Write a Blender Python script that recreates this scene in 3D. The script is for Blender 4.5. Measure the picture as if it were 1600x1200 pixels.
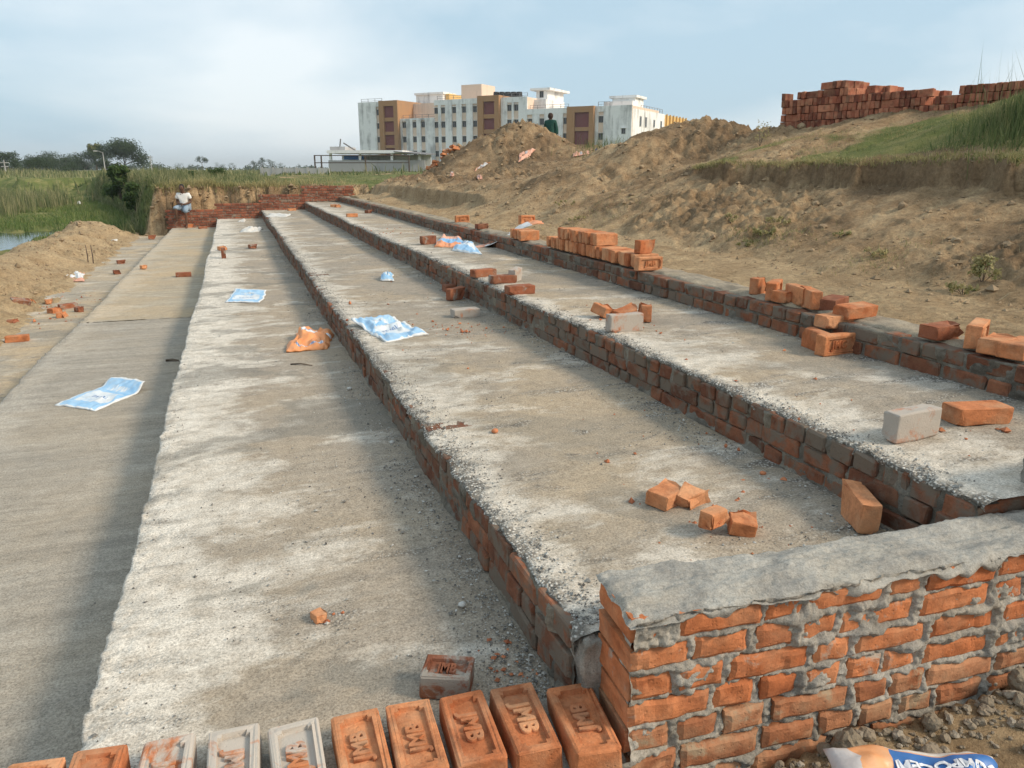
import bpy, bmesh, math, random
import numpy as np
from mathutils import Vector, Matrix, Euler

for o in list(bpy.data.objects):
    bpy.data.objects.remove(o, do_unlink=True)
S = bpy.context.scene
COL = S.collection
R = math.radians

# ------------------------------------------------------------------ camera
PITCH, YAW, CAMZ, FOC = math.atan(335 / 1200), R(19.41), 1.5, 1200.0
cd = bpy.data.cameras.new('camera')
cam = bpy.data.objects.new('camera', cd)
COL.objects.link(cam)
cam.location = (0, 0, CAMZ)
cam.rotation_euler = (math.pi / 2 - PITCH, 0, -YAW)
cd.sensor_width = 36
cd.lens = FOC / 1600 * 36
cd.clip_start, cd.clip_end = 0.05, 12000
S.camera = cam
S.render.resolution_x, S.render.resolution_y = 1024, 768

# ------------------------------------------------------------------ sky, sun, exposure
SUN_EL, SUN_AZ = R(35), R(124)          # azimuth clockwise from +Y
w = bpy.data.worlds.new('World')
S.world = w
w.use_nodes = True
nt = w.node_tree
nt.nodes.clear()
out = nt.nodes.new('ShaderNodeOutputWorld')
bg = nt.nodes.new('ShaderNodeBackground')
sky = nt.nodes.new('ShaderNodeTexSky')
sky.sky_type = 'NISHITA'
sky.sun_disc = False
sky.sun_elevation = SUN_EL
sky.sun_rotation = SUN_AZ
sky.air_density = 1.0
sky.dust_density = 2.5
sky.ozone_density = 1.5
tc = nt.nodes.new('ShaderNodeTexCoord')
mp = nt.nodes.new('ShaderNodeMapping')
mp.inputs['Scale'].default_value = (1.0, 1.0, 2.6)
mp.inputs['Location'].default_value = (6.1, 8.4, 0.7)
nz = nt.nodes.new('ShaderNodeTexNoise')
nz.inputs['Scale'].default_value = 1.5
nz.inputs['Detail'].default_value = 8
nz.inputs['Roughness'].default_value = 0.5
nz.inputs['Distortion'].default_value = 0.25
rp = nt.nodes.new('ShaderNodeValToRGB')              # thin cloud sheet: blue-grey gaps to pale cloud
rp.color_ramp.elements[0].position = 0.41
rp.color_ramp.elements[0].color = (1.85 / 4, 2.52 / 4, 2.98 / 4, 1)
rp.color_ramp.elements[1].position = 0.60
rp.color_ramp.elements[1].color = (3.40 / 4, 3.66 / 4, 3.78 / 4, 1)
sc4 = nt.nodes.new('ShaderNodeVectorMath')
sc4.operation = 'SCALE'
sc4.inputs['Scale'].default_value = 4.85
mx = nt.nodes.new('ShaderNodeMix')
mx.data_type = 'RGBA'
mx.inputs[0].default_value = 0.90
nt.links.new(tc.outputs['Generated'], mp.inputs['Vector'])
nt.links.new(mp.outputs[0], nz.inputs['Vector'])
nt.links.new(nz.outputs['Fac'], rp.inputs[0])
nt.links.new(rp.outputs[0], sc4.inputs[0])
nt.links.new(sc4.outputs[0], mx.inputs[7])
nt.links.new(sky.outputs[0], mx.inputs[6])
nt.links.new(mx.outputs[2], bg.inputs[0])
bg.inputs[1].default_value = 0.14
nt.links.new(bg.outputs[0], out.inputs[0])

sd = bpy.data.lights.new('sun', 'SUN')
sd.energy = 2.2
sd.angle = R(15)
sd.color = (1.0, 0.86, 0.68)
sun = bpy.data.objects.new('sun', sd)
COL.objects.link(sun)
sun_dir = Vector((math.sin(SUN_AZ) * math.cos(SUN_EL), math.cos(SUN_AZ) * math.cos(SUN_EL), math.sin(SUN_EL)))
sun.rotation_euler = (-sun_dir).to_track_quat('-Z', 'Y').to_euler()
sun.location = sun_dir * 50

S.view_settings.view_transform = 'Standard'
S.view_settings.look = 'None'
S.view_settings.exposure = 0.72
S.view_settings.gamma = 1.0

# ------------------------------------------------------------------ maths helpers
_cp, _sp = math.cos(PITCH), math.sin(PITCH)
_cy, _sy = math.cos(YAW), math.sin(YAW)


def ray(u, v):
    x, y = (u - 800) / FOC, (600 - v) / FOC
    fw, up = _cp + _sp * y, -_sp + _cp * y
    return Vector((x * _cy + fw * _sy, -x * _sy + fw * _cy, up))


def at(u, v, z):                       # sight line meets the level z
    d = ray(u, v)
    t = (z - CAMZ) / d.z
    return Vector((d.x * t, d.y * t, z))


def at_y(u, v, Y):
    d = ray(u, v)
    t = Y / d.y
    return Vector((d.x * t, Y, CAMZ + d.z * t))


def at_d(u, v, dist):
    d = ray(u, v)
    t = dist / math.hypot(d.x, d.y)
    return Vector((d.x * t, d.y * t, CAMZ + d.z * t))


M32 = 0xffffffff


def hash2(ix, iy, s):
    n = (ix.astype(np.int64) * 374761393 + iy.astype(np.int64) * 668265263 + s * 974711 + 1013) & M32
    n = ((n ^ (n >> 13)) * 1274126177) & M32
    n = ((n ^ (n >> 16)) * 2246822519) & M32
    return ((n ^ (n >> 15)) & M32) / 4294967295.0


def vn(x, y, s=0):
    x, y = np.asarray(x, float), np.asarray(y, float)
    ix, iy = np.floor(x), np.floor(y)
    fx, fy = x - ix, y - iy
    fx = fx * fx * fx * (fx * (fx * 6 - 15) + 10)
    fy = fy * fy * fy * (fy * (fy * 6 - 15) + 10)
    a, b = hash2(ix, iy, s), hash2(ix + 1, iy, s)
    c, d = hash2(ix, iy + 1, s), hash2(ix + 1, iy + 1, s)
    return (a + (b - a) * fx) + ((c + (d - c) * fx) - (a + (b - a) * fx)) * fy


def fbm(x, y, octv=4, s=0, gain=0.5):          # roughly -1..1
    v, a, tot = 0, 1.0, 0
    for k in range(octv):
        c, sn = math.cos(k * 1.1), math.sin(k * 1.1)
        v = v + a * (vn((x * c - y * sn) * 2 ** k, (x * sn + y * c) * 2 ** k, s + k * 17) * 2 - 1)
        tot += a
        a *= gain
    return v / tot * 1.6


def ss(a, b, x):
    t = np.clip((x - a) / (b - a), 0, 1)
    return t * t * (3 - 2 * t)


def mesh_np(name, V, F, smooth=False):
    me = bpy.data.meshes.new(name)
    V = np.asarray(V, np.float32)
    F = np.asarray(F, np.int32)
    k = F.shape[1]
    me.vertices.add(len(V))
    me.vertices.foreach_set('co', V.ravel())
    me.loops.add(F.size)
    me.loops.foreach_set('vertex_index', F.ravel())
    me.polygons.add(len(F))
    me.polygons.foreach_set('loop_start', np.arange(0, F.size, k, dtype=np.int32))
    me.polygons.foreach_set('loop_total', np.full(len(F), k, np.int32))
    me.polygons.foreach_set('use_smooth', np.full(len(F), smooth))
    me.update(calc_edges=True)
    me.validate()
    return me


def attr(me, name, vals):
    a = me.attributes.new(name, 'FLOAT', 'POINT')
    a.data.foreach_set('value', np.asarray(vals, np.float32).ravel())


def gridF(nx, ny):                              # nx columns (fast), ny rows
    i = np.arange(nx - 1)[None, :] + np.arange(ny - 1)[:, None] * nx
    return np.stack([i, i + 1, i + 1 + nx, i + nx], -1).reshape(-1, 4)


def obj(name, me, m=None, parent=None, loc=(0, 0, 0), rot=(0, 0, 0), label=None, cat=None, group=None, kind=None):
    o = bpy.data.objects.new(name, me)
    COL.objects.link(o)
    o.location, o.rotation_euler = loc, rot
    if m is not None and me is not None:
        if len(me.materials) == 0:
            me.materials.append(m)
    if parent is not None:
        o.parent = parent
    if label: o['label'] = label
    if cat: o['category'] = cat
    if group: o['group'] = group
    if kind: o['kind'] = kind
    return o


def setmat(o, m):                               # per-object material, mesh data stays shared
    if len(o.data.materials) == 0:
        o.data.materials.append(None)
    o.material_slots[0].link = 'OBJECT'
    o.material_slots[0].material = m


def bm_mesh(name, bm, smooth=False):
    bmesh.ops.recalc_face_normals(bm, faces=bm.faces)
    me = bpy.data.meshes.new(name)
    bm.to_mesh(me)
    bm.free()
    if smooth:
        for p in me.polygons:
            p.use_smooth = True
    return me


def box_bm(bm, c, s, rz=0.0):
    r = bmesh.ops.create_cube(bm, size=1.0)
    bmesh.ops.scale(bm, vec=s, verts=r['verts'])
    if rz:
        bmesh.ops.rotate(bm, cent=(0, 0, 0), matrix=Matrix.Rotation(rz, 3, 'Z'), verts=r['verts'])
    bmesh.ops.translate(bm, vec=c, verts=r['verts'])
    return r['verts']


def box(name, lo, hi, m, parent=None, **kw):
    bm = bmesh.new()
    box_bm(bm, [(a + b) / 2 for a, b in zip(lo, hi)], [b - a for a, b in zip(lo, hi)])
    return obj(name, bm_mesh(name, bm), m, parent, **kw)


def tube_bm(bm, pts, radii, n=8, cap=True):
    rings = []
    pts = [Vector(p) for p in pts]
    for i, p in enumerate(pts):
        d = (pts[min(i + 1, len(pts) - 1)] - pts[max(i - 1, 0)]).normalized()
        a = d.orthogonal().normalized()
        b = d.cross(a)
        rings.append([bm.verts.new(p + (a * math.cos(2 * math.pi * k / n) + b * math.sin(2 * math.pi * k / n)) * radii[i]) for k in range(n)])
    for r0, r1 in zip(rings, rings[1:]):
        off = min(range(n), key=lambda q: (r0[0].co - r1[q].co).length)
        for k in range(n):
            bm.faces.new((r0[k], r0[(k + 1) % n], r1[(k + 1 + off) % n], r1[(k + off) % n]))
    if cap:
        bm.faces.new(rings[0][::-1])
        bm.faces.new(rings[-1])


# ------------------------------------------------------------------ material helpers
class G:
    def __init__(s, name):
        s.m = bpy.data.materials.new(name)
        s.m.use_nodes = True
        s.nt = s.m.node_tree
        s.nt.nodes.clear()
        s.out = s.nt.nodes.new('ShaderNodeOutputMaterial')
        s.b = s.nt.nodes.new('ShaderNodeBsdfPrincipled')
        s.nt.links.new(s.b.outputs[0], s.out.inputs[0])
        s.tc = s.nt.nodes.new('ShaderNodeTexCoord')
        s.geo = s.nt.nodes.new('ShaderNodeNewGeometry')
        s.pos = s.geo.outputs['Position']
        s.ob = s.tc.outputs['Object']

    def put(s, sock, v):
        if hasattr(v, 'is_output'):
            s.nt.links.new(v, sock)
        elif isinstance(v, (tuple, list)) and len(v) == 3 and sock.type == 'RGBA':
            sock.default_value = (*v, 1)
        else:
            sock.default_value = v

    def map(s, v, scale=(1, 1, 1), loc=(0, 0, 0), rot=(0, 0, 0)):
        n = s.nt.nodes.new('ShaderNodeMapping')
        s.put(n.inputs[0], v)
        n.inputs['Scale'].default_value = scale
        n.inputs['Location'].default_value = loc
        n.inputs['Rotation'].default_value = rot
        return n.outputs[0]

    def noise(s, v, scale, detail=4, rough=0.55, dist=0.0, col=False):
        n = s.nt.nodes.new('ShaderNodeTexNoise')
        s.put(n.inputs['Vector'], v)
        n.inputs['Scale'].default_value = scale
        n.inputs['Detail'].default_value = detail
        n.inputs['Roughness'].default_value = rough
        n.inputs['Distortion'].default_value = dist
        return n.outputs['Color' if col else 'Fac']

    def voro(s, v, scale, feat='F1', out='Distance', rnd=1.0):
        n = s.nt.nodes.new('ShaderNodeTexVoronoi')
        n.feature = feat
        s.put(n.inputs['Vector'], v)
        n.inputs['Scale'].default_value = scale
        n.inputs['Randomness'].default_value = rnd
        return n.outputs[out]

    def ramp(s, f, stops, interp='LINEAR'):
        n = s.nt.nodes.new('ShaderNodeValToRGB')
        n.color_ramp.interpolation = interp
        e = n.color_ramp.elements
        while len(e) < len(stops):
            e.new(0.5)
        for i, (p, c) in enumerate(stops):
            e[i].position = p
            e[i].color = (c, c, c, 1) if not isinstance(c, (tuple, list)) else (*c[:3], 1)
        s.put(n.inputs[0], f)
        return n.outputs[0]

    def mix(s, f, a, b, blend='MIX'):
        n = s.nt.nodes.new('ShaderNodeMix')
        n.data_type = 'RGBA'
        n.blend_type = blend
        s.put(n.inputs[0], f)
        s.put(n.inputs[6], a)
        s.put(n.inputs[7], b)
        return n.outputs[2]

    def math(s, op, a, b=0.0, clamp=False):
        n = s.nt.nodes.new('ShaderNodeMath')
        n.operation = op
        n.use_clamp = clamp
        s.put(n.inputs[0], a)
        s.put(n.inputs[1], b)
        return n.outputs[0]

    def attr(s, name):
        n = s.nt.nodes.new('ShaderNodeAttribute')
        n.attribute_name = name
        return n.outputs['Fac']

    def rnd(s):
        return s.nt.nodes.new('ShaderNodeObjectInfo').outputs['Random']

    def sep(s, v):
        n = s.nt.nodes.new('ShaderNodeSeparateXYZ')
        s.put(n.inputs[0], v)
        return n.outputs

    def bump(s, h, strength=0.5, dist=0.01, prev=None):
        n = s.nt.nodes.new('ShaderNodeBump')
        s.put(n.inputs['Height'], h)
        n.inputs['Strength'].default_value = strength
        n.inputs['Distance'].default_value = dist
        if prev is not None:
            s.put(n.inputs['Normal'], prev)
        return n.outputs[0]

    def done(s, col, rough=0.9, normal=None, spec=0.25):
        s.put(s.b.inputs['Base Color'], col)
        s.put(s.b.inputs['Roughness'], rough)
        s.b.inputs['Specular IOR Level'].default_value = spec
        if normal is not None:
            s.put(s.b.inputs['Normal'], normal)
        return s.m


def plain(name, col, rough=0.85, var=0.12, scale=6.0, spec=0.25):
    g = G(name)
    n = g.noise(g.pos, scale, 5)
    c = g.mix(n, tuple(x * (1 - var) for x in col), tuple(min(1, x * (1 + var)) for x in col))
    return g.done(c, rough, None, spec)


def concrete_mat(name, white=1.0, sandy=0.3, tint=(0.30, 0.27, 0.225), ag=1.0, dampk=0.6, agedge=0.34):
    g = G(name)
    p = g.pos
    broad = g.noise(p, 0.9, 6, 0.64, 0.2)
    streak = g.noise(g.map(p, (0.45, 9.0, 1), (0, 0, 0), (0, 0, 0.05)), 1.6, 6, 0.66, 0.12)
    fine = g.noise(p, 42, 4, 0.7)
    blot = g.noise(g.map(p, (1.0, 1.7, 1)), 1.6, 7, 0.66, 0.25)
    edge = g.attr('edge')
    foot = g.attr('foot')
    c = g.mix(g.ramp(streak, [(0.32, 0), (0.68, 1)]), tuple(x * (0.88 if ag > 0.3 else 0.80) for x in tint), tuple(x * (1.10 if ag > 0.3 else 1.16) for x in tint))
    # sand and clay dust trodden over the slab
    dust = g.math('MULTIPLY', g.ramp(broad, [(0.42, 0), (0.62, 1)]), sandy)
    c = g.mix(dust, c, (0.44, 0.335, 0.215))
    # dry cement laitance: pale blotches, mostly towards the open edge
    wf = g.math('ADD', g.math('MULTIPLY', edge, 0.40), blot)
    wm = g.math('MULTIPLY', g.ramp(wf, [(0.54, 0), (0.64, 0.7), (0.86, 1)]), white, True)
    wm = g.math('MULTIPLY', wm, g.ramp(g.noise(g.map(p, (1, 1.6, 1)), 7, 5, 0.7), [(0.30, 0.3), (0.56, 1)]))
    c = g.mix(wm, c, (0.71, 0.655, 0.57))
    mot = g.noise(p, 15, 7, 0.78)
    c = g.mix(0.5 if ag > 0.3 else 0.35, c, g.ramp(mot, [(0.32, (0.58, 0.56, 0.53)), (0.5, (1, 1, 1)), (0.68, (1.28, 1.28, 1.28))]), 'MULTIPLY')
    # damp grey patches
    damp = g.ramp(g.noise(g.map(p, (1.2, 1.6, 1), (3.3, 8.1, 0)), 0.8, 4, 0.55, 0.6), [(0.56, 0), (0.60, 0.75)])
    c = g.mix(g.math('MULTIPLY', damp, dampk), c, (0.20, 0.185, 0.155))
    # bare aggregate
    vd = g.voro(p, 95)
    vc = g.voro(p, 95, 'F1', 'Color')
    pick = g.sep(vc)[0]
    agm = g.noise(g.map(p, (1, 2.6, 1), (7, 2, 0)), 2.6, 5, 0.65, 0.6)
    agf = g.math('ADD', agm, g.math('MULTIPLY', g.math('MAXIMUM', g.ramp(edge, [(0.55, 0), (1, 1)]), g.math('MULTIPLY', foot, 0.55)), agedge))
    agk = g.ramp(agf, [(0.56, 0), (0.72, 1)])
    stone = g.ramp(pick, [(0.0, (0.07, 0.065, 0.06)), (0.36, (0.17, 0.16, 0.145)), (0.55, (0.46, 0.44, 0.40)), (1.0, (0.70, 0.67, 0.61))])
    stone = g.mix(g.ramp(vd, [(0.30, 0), (0.62, 1)]), stone, (0.10, 0.09, 0.075))
    c = g.mix(g.math('MULTIPLY', agk, 0.85 * ag), c, stone)
    # pits and dark specks
    speck = g.ramp(g.voro(p, 34), [(0.10, 1), (0.17, 0)])
    speck = g.math('MULTIPLY', speck, g.ramp(g.noise(p, 5, 3), [(0.5, 0), (0.6, 1)]))
    c = g.mix(g.math('MULTIPLY', speck, 0.55), c, (0.10, 0.085, 0.065))
    sp2 = g.ramp(g.voro(p, 85), [(0.12, 1), (0.2, 0)])
    sp2 = g.math('MULTIPLY', sp2, g.ramp(g.noise(g.map(p, (1, 1, 1), (5, 1, 0)), 4, 5, 0.7), [(0.46, 0), (0.6, 1)]))
    c = g.mix(g.math('MULTIPLY', sp2, 0.6 if ag > 0.3 else 0.3), c, (0.085, 0.075, 0.06))
    grain = g.noise(p, 120, 5, 0.8)
    c = g.mix(0.6, c, g.ramp(grain, [(0.36, (0.36, 0.35, 0.34)), (0.5, (1, 1, 1)), (0.64, (1.5, 1.5, 1.5))]), 'MULTIPLY')
    crk = g.ramp(g.voro(g.map(p, (1, 0.8, 1)), 0.9, 'DISTANCE_TO_EDGE'), [(0.0, 1), (0.006, 0)])
    c = g.mix(g.math('MULTIPLY', crk, 0.0), c, (0.12, 0.1, 0.08))
    h = g.math('ADD', g.math('MULTIPLY', streak, 0.4), g.math('ADD', g.math('MULTIPLY', fine, 0.4), g.math('MULTIPLY', grain, 0.3)))
    n1 = g.bump(h, 0.6, 0.014)
    sh = g.math('MULTIPLY', g.math('SUBTRACT', 0.7, vd), agk)
    n2 = g.bump(sh, 0.8, 0.008, n1)
    return g.done(c, 0.93, n2, 0.2)


def brick_mat(name, lo, mid, hi, film=0.3, filmcol=(0.30, 0.275, 0.235), dust=0.25, bump=0.6):
    g = G(name)
    r = g.math('FRACT', g.math('ADD', g.rnd(), g.attr('rnd')))
    c = g.ramp(r, [(0.0, lo), (0.5, mid), (1.0, hi)])
    v = g.ob
    sh = g.math('MULTIPLY', r, 37.0)
    comb = g.nt.nodes.new('ShaderNodeVectorMath')
    comb.operation = 'ADD'
    g.put(comb.inputs[0], g.pos)
    cx = g.nt.nodes.new('ShaderNodeCombineXYZ')
    g.put(cx.inputs[0], sh)
    g.put(comb.inputs[1], cx.outputs[0])
    v = comb.outputs[0]
    n = g.noise(v, 16, 6, 0.65)
    f = g.noise(v, 110, 3, 0.7)
    c = g.mix(0.8, c, g.ramp(n, [(0.3, (0.60, 0.56, 0.54)), (0.55, (1, 1, 1)), (0.8, (1.25, 1.22, 1.15))]), 'MULTIPLY')
    c = g.mix(0.5, c, g.ramp(f, [(0.3, (0.7, 0.68, 0.66)), (0.7, (1.2, 1.18, 1.15))]), 'MULTIPLY')
    bu = g.ramp(g.noise(v, 7.5, 5, 0.65), [(0.52, 0), (0.70, 1)])
    c = g.mix(g.math('MULTIPLY', bu, 0.62), c, (lo[0] * 0.42, lo[1] * 0.42, lo[2] * 0.5))
    d = g.ramp(g.noise(v, 7, 5, 0.6), [(0.45, 0), (0.7, 1)])
    c = g.mix(g.math('MULTIPLY', d, dust), c, (0.52, 0.36, 0.22))
    fm = g.math('ADD', g.noise(v, 9, 6, 0.68, 0.5), g.math('MULTIPLY', g.math('SUBTRACT', g.math('FRACT', g.math('MULTIPLY', r, 7.31)), 0.5), 0.14))
    fk = g.ramp(fm, [(0.66 - 0.42 * film, 0), (0.74 - 0.34 * film, 1)])
    c = g.mix(g.math('MULTIPLY', fk, 0.9 if film > 0 else 0.0), c, filmcol)
    pit = g.ramp(g.voro(v, 60), [(0.10, 0), (0.24, 1)])
    h = g.math('ADD', g.math('MULTIPLY', n, 0.6), g.math('ADD', g.math('MULTIPLY', f, 0.35), g.math('MULTIPLY', pit, 0.22)))
    return g.done(c, 0.92, g.bump(h, bump, 0.006), 0.15)


def mortar_mat(name, base=(0.225, 0.208, 0.18), light=(0.42, 0.39, 0.34), tan=0.2, bump=0.75):
    g = G(name)
    p = g.pos
    n = g.noise(p, 7, 6, 0.62, 0.4)
    f = g.noise(p, 75, 5, 0.7)
    c = g.mix(g.ramp(n, [(0.35, 0), (0.68, 1)]), base, light)
    t = g.ramp(g.noise(p, 3.1, 4), [(0.5, 0), (0.7, 1)])
    c = g.mix(g.math('MULTIPLY', t, tan), c, (0.46, 0.37, 0.25))
    c = g.mix(0.55, c, g.ramp(f, [(0.3, (0.55, 0.55, 0.55)), (0.7, (1.2, 1.2, 1.2))]), 'MULTIPLY')
    gr_ = g.noise(p, 210, 4, 0.8)
    c = g.mix(0.6, c, g.ramp(gr_, [(0.34, (0.5, 0.49, 0.47)), (0.5, (1, 1, 1)), (0.66, (1.35, 1.35, 1.35))]), 'MULTIPLY')
    pit = g.ramp(g.voro(p, 55), [(0.12, 0), (0.26, 1)])
    f = g.math('ADD', f, g.math('MULTIPLY', gr_, 0.5))
    h = g.math('ADD', g.math('MULTIPLY', n, 0.7), g.math('ADD', g.math('MULTIPLY', f, 0.5), g.math('MULTIPLY', pit, 0.2)))
    return g.done(c, 0.95, g.bump(h, bump, 0.008), 0.15)


def ground_mat():
    g = G('earth_and_grass')
    p = g.pos
    gr, sand, dark = g.attr('grass'), g.attr('sand'), g.attr('moist')
    n = g.noise(p, 2.3, 7, 0.68, 0.5)
    f = g.noise(p, 24, 7, 0.78)
    c = g.ramp(n, [(0.28, (0.17, 0.11, 0.061)), (0.48, (0.345, 0.235, 0.135)), (0.70, (0.50, 0.37, 0.225))])
    c = g.mix(g.math('MULTIPLY', dark, 0.6), c, g.mix(n, (0.070, 0.045, 0.028), (0.16, 0.106, 0.065)))
    c = g.mix(sand, c, g.ramp(n, [(0.3, (0.32, 0.225, 0.13)), (0.7, (0.50, 0.38, 0.235))]))
    c = g.mix(0.8, c, g.ramp(f, [(0.30, (0.45, 0.43, 0.41)), (0.66, (1.3, 1.29, 1.26))]), 'MULTIPLY')
    gn = g.noise(p, 1.1, 6, 0.6)
    gc = g.ramp(gn, [(0.3, (0.085, 0.11, 0.036)), (0.5, (0.135, 0.155, 0.055)), (0.66, (0.25, 0.225, 0.10))])
    gc = g.mix(0.5, gc, g.ramp(f, [(0.3, (0.55, 0.6, 0.5)), (0.7, (1.25, 1.2, 1.1))]), 'MULTIPLY')
    gm = g.ramp(g.math('ADD', gr, g.math('MULTIPLY', g.math('SUBTRACT', f, 0.5), 0.7)), [(0.42, 0), (0.58, 1)])
    c = g.mix(gm, c, gc)
    h = g.math('ADD', n, g.math('MULTIPLY', f, 0.5))
    nn = g.bump(h, 0.9, 0.07)
    nn = g.bump(g.noise(p, 60, 4, 0.7), 0.5, 0.012, nn)
    return g.done(c, 0.97, nn, 0.1)


def blade_mat(name, lo, hi, dry, dryamt=0.3, trans=0.25):
    g = G(name)
    n = g.noise(g.pos, 0.9, 4, 0.6)
    k = g.attr('rnd')
    c = g.mix(k, lo, hi)
    dm = g.ramp(g.math('ADD', n, g.math('MULTIPLY', k, 0.25)), [(0.75 - dryamt * 0.5, 0), (0.95 - dryamt * 0.5, 1)])
    c = g.mix(dm, c, dry)
    m = g.done(c, 0.75, None, 0.2)
    tr = g.nt.nodes.new('ShaderNodeBsdfTranslucent')
    g.put(tr.inputs[0], c)
    ms = g.nt.nodes.new('ShaderNodeMixShader')
    ms.inputs[0].default_value = trans
    g.nt.links.new(g.b.outputs[0], ms.inputs[1])
    g.nt.links.new(tr.outputs[0], ms.inputs[2])
    g.nt.links.new(ms.outputs[0], g.out.inputs[0])
    return m


MAT = {}
MAT['ground'] = ground_mat()
MAT['slab_a'] = concrete_mat('cement_screed_smooth', 0.20, 0.22, (0.325, 0.29, 0.24), 0.12, 0.25)
MAT['slab_a2'] = concrete_mat('cement_screed_tan', 0.25, 0.9, (0.37, 0.315, 0.235), 0.1, 0.2)
MAT['slab_b'] = concrete_mat('cement_screed_pale_edge', 0.82, 0.32, (0.325, 0.278, 0.222), 0.6, 0.75, 0.05)
MAT['slab_c'] = concrete_mat('cement_screed_dusty', 0.75, 0.5, (0.31, 0.265, 0.21), 1.0, 0.5, 0.30)
MAT['slab_0'] = concrete_mat('cement_screed_sandy', 0.5, 1.0, (0.36, 0.31, 0.24))
MAT['brick'] = brick_mat('fired_brick_orange', (0.44, 0.145, 0.060), (0.56, 0.225, 0.100), (0.62, 0.29, 0.145), 0.0, dust=0.45, bump=0.85)
MAT['brick_dull'] = brick_mat('fired_brick_dull_red', (0.22, 0.085, 0.050), (0.28, 0.10, 0.055), (0.34, 0.125, 0.065), 0.25, dust=0.2)
MAT['brick_cem'] = brick_mat('brick_with_cement_coat', (0.42, 0.15, 0.07), (0.46, 0.17, 0.08), (0.50, 0.19, 0.09), 0.85, (0.40, 0.375, 0.33))
MAT['brick_row'] = brick_mat('brick_with_cement_smear', (0.46, 0.17, 0.075), (0.50, 0.19, 0.085), (0.52, 0.2, 0.09), 0.66, (0.47, 0.44, 0.385))
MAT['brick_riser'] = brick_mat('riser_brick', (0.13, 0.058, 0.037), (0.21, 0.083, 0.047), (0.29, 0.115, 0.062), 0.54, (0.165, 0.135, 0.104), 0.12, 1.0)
MAT['brick_wall'] = brick_mat('wall_brick', (0.42, 0.135, 0.055), (0.50, 0.175, 0.072), (0.56, 0.215, 0.095), 0.12, (0.36, 0.325, 0.27), 0.3, 0.8)
MAT['brick_lower'] = brick_mat('wall_brick_soiled', (0.34, 0.13, 0.062), (0.40, 0.17, 0.085), (0.46, 0.21, 0.11), 0.20, (0.35, 0.26, 0.17), 0.5, 0.8)
MAT['brick_far'] = brick_mat('far_wall_brick', (0.17, 0.065, 0.042), (0.25, 0.085, 0.052), (0.32, 0.11, 0.062), 0.30, (0.25, 0.20, 0.15), 0.1)
MAT['brick_pile'] = brick_mat('piled_brick', (0.16, 0.058, 0.04), (0.32, 0.11, 0.066), (0.50, 0.21, 0.125), 0.0, dust=0.35)
MAT['mortar'] = mortar_mat('cement_mortar')
MAT['mortar_fresh'] = mortar_mat('fresh_cement_mortar', (0.26, 0.247, 0.222), (0.45, 0.425, 0.375), 0.25, 0.7)
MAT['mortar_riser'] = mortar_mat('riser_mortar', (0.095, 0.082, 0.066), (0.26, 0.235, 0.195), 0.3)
MAT['gravel'] = None
MAT['lawn'] = blade_mat('lawn_blades', (0.105, 0.145, 0.038), (0.21, 0.23, 0.08), (0.36, 0.31, 0.15), 0.7)
MAT['tall'] = blade_mat('tall_grass_blades', (0.070, 0.108, 0.036), (0.15, 0.185, 0.07), (0.27, 0.24, 0.12), 0.2)
MAT['reed'] = blade_mat('reed_blades', (0.078, 0.112, 0.042), (0.165, 0.19, 0.085), (0.29, 0.265, 0.14), 0.4)
MAT['marsh'] = blade_mat('marsh_blades', (0.085, 0.135, 0.036), (0.145, 0.20, 0.062), (0.22, 0.23, 0.09), 0.3)
MAT['leaf'] = blade_mat('bush_leaves', (0.03, 0.062, 0.018), (0.078, 0.122, 0.035), (0.14, 0.15, 0.05), 0.1)
MAT['leaf_far'] = blade_mat('tree_leaves', (0.018, 0.038, 0.016), (0.048, 0.074, 0.028), (0.08, 0.09, 0.035), 0.05, 0.12)
MAT['leaf_pale'] = blade_mat('pale_tree_leaves', (0.085, 0.105, 0.03), (0.15, 0.155, 0.05), (0.16, 0.15, 0.05), 0.2, 0.15)
MAT['bark'] = plain('bark', (0.13, 0.10, 0.075), 0.95, 0.3, 8)
MAT['metal'] = plain('weathered_steel', (0.16, 0.15, 0.145), 0.6, 0.3, 4)
MAT['iron'] = plain('rusted_iron', (0.10, 0.07, 0.055), 0.8, 0.3, 10)

# ------------------------------------------------------------------ levels and lines of the steps
XE, XA, XB, XC, XD, XK = -1.876, -0.534, 0.7965, 2.1486, 3.2855, 3.60
Z0, Z1, Z2, Z3, Z4, ZK = -0.47, -0.25, 0.0, 0.246, 0.478, 0.651
YN, YF = 1.62, 26.4                       # near and far ends


def gauss(x, y, cx, cy, sx, sy, a=0.0):
    c, s = math.cos(a), math.sin(a)
    dx, dy = x - cx, y - cy
    return np.exp(-((dx * c + dy * s) / sx) ** 2 - ((-dx * s + dy * c) / sy) ** 2)


def smax(a, b, k):
    h = np.clip(0.5 + 0.5 * (a - b) / k, 0, 1)
    return b + (a - b) * h + k * h * (1 - h)


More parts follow.
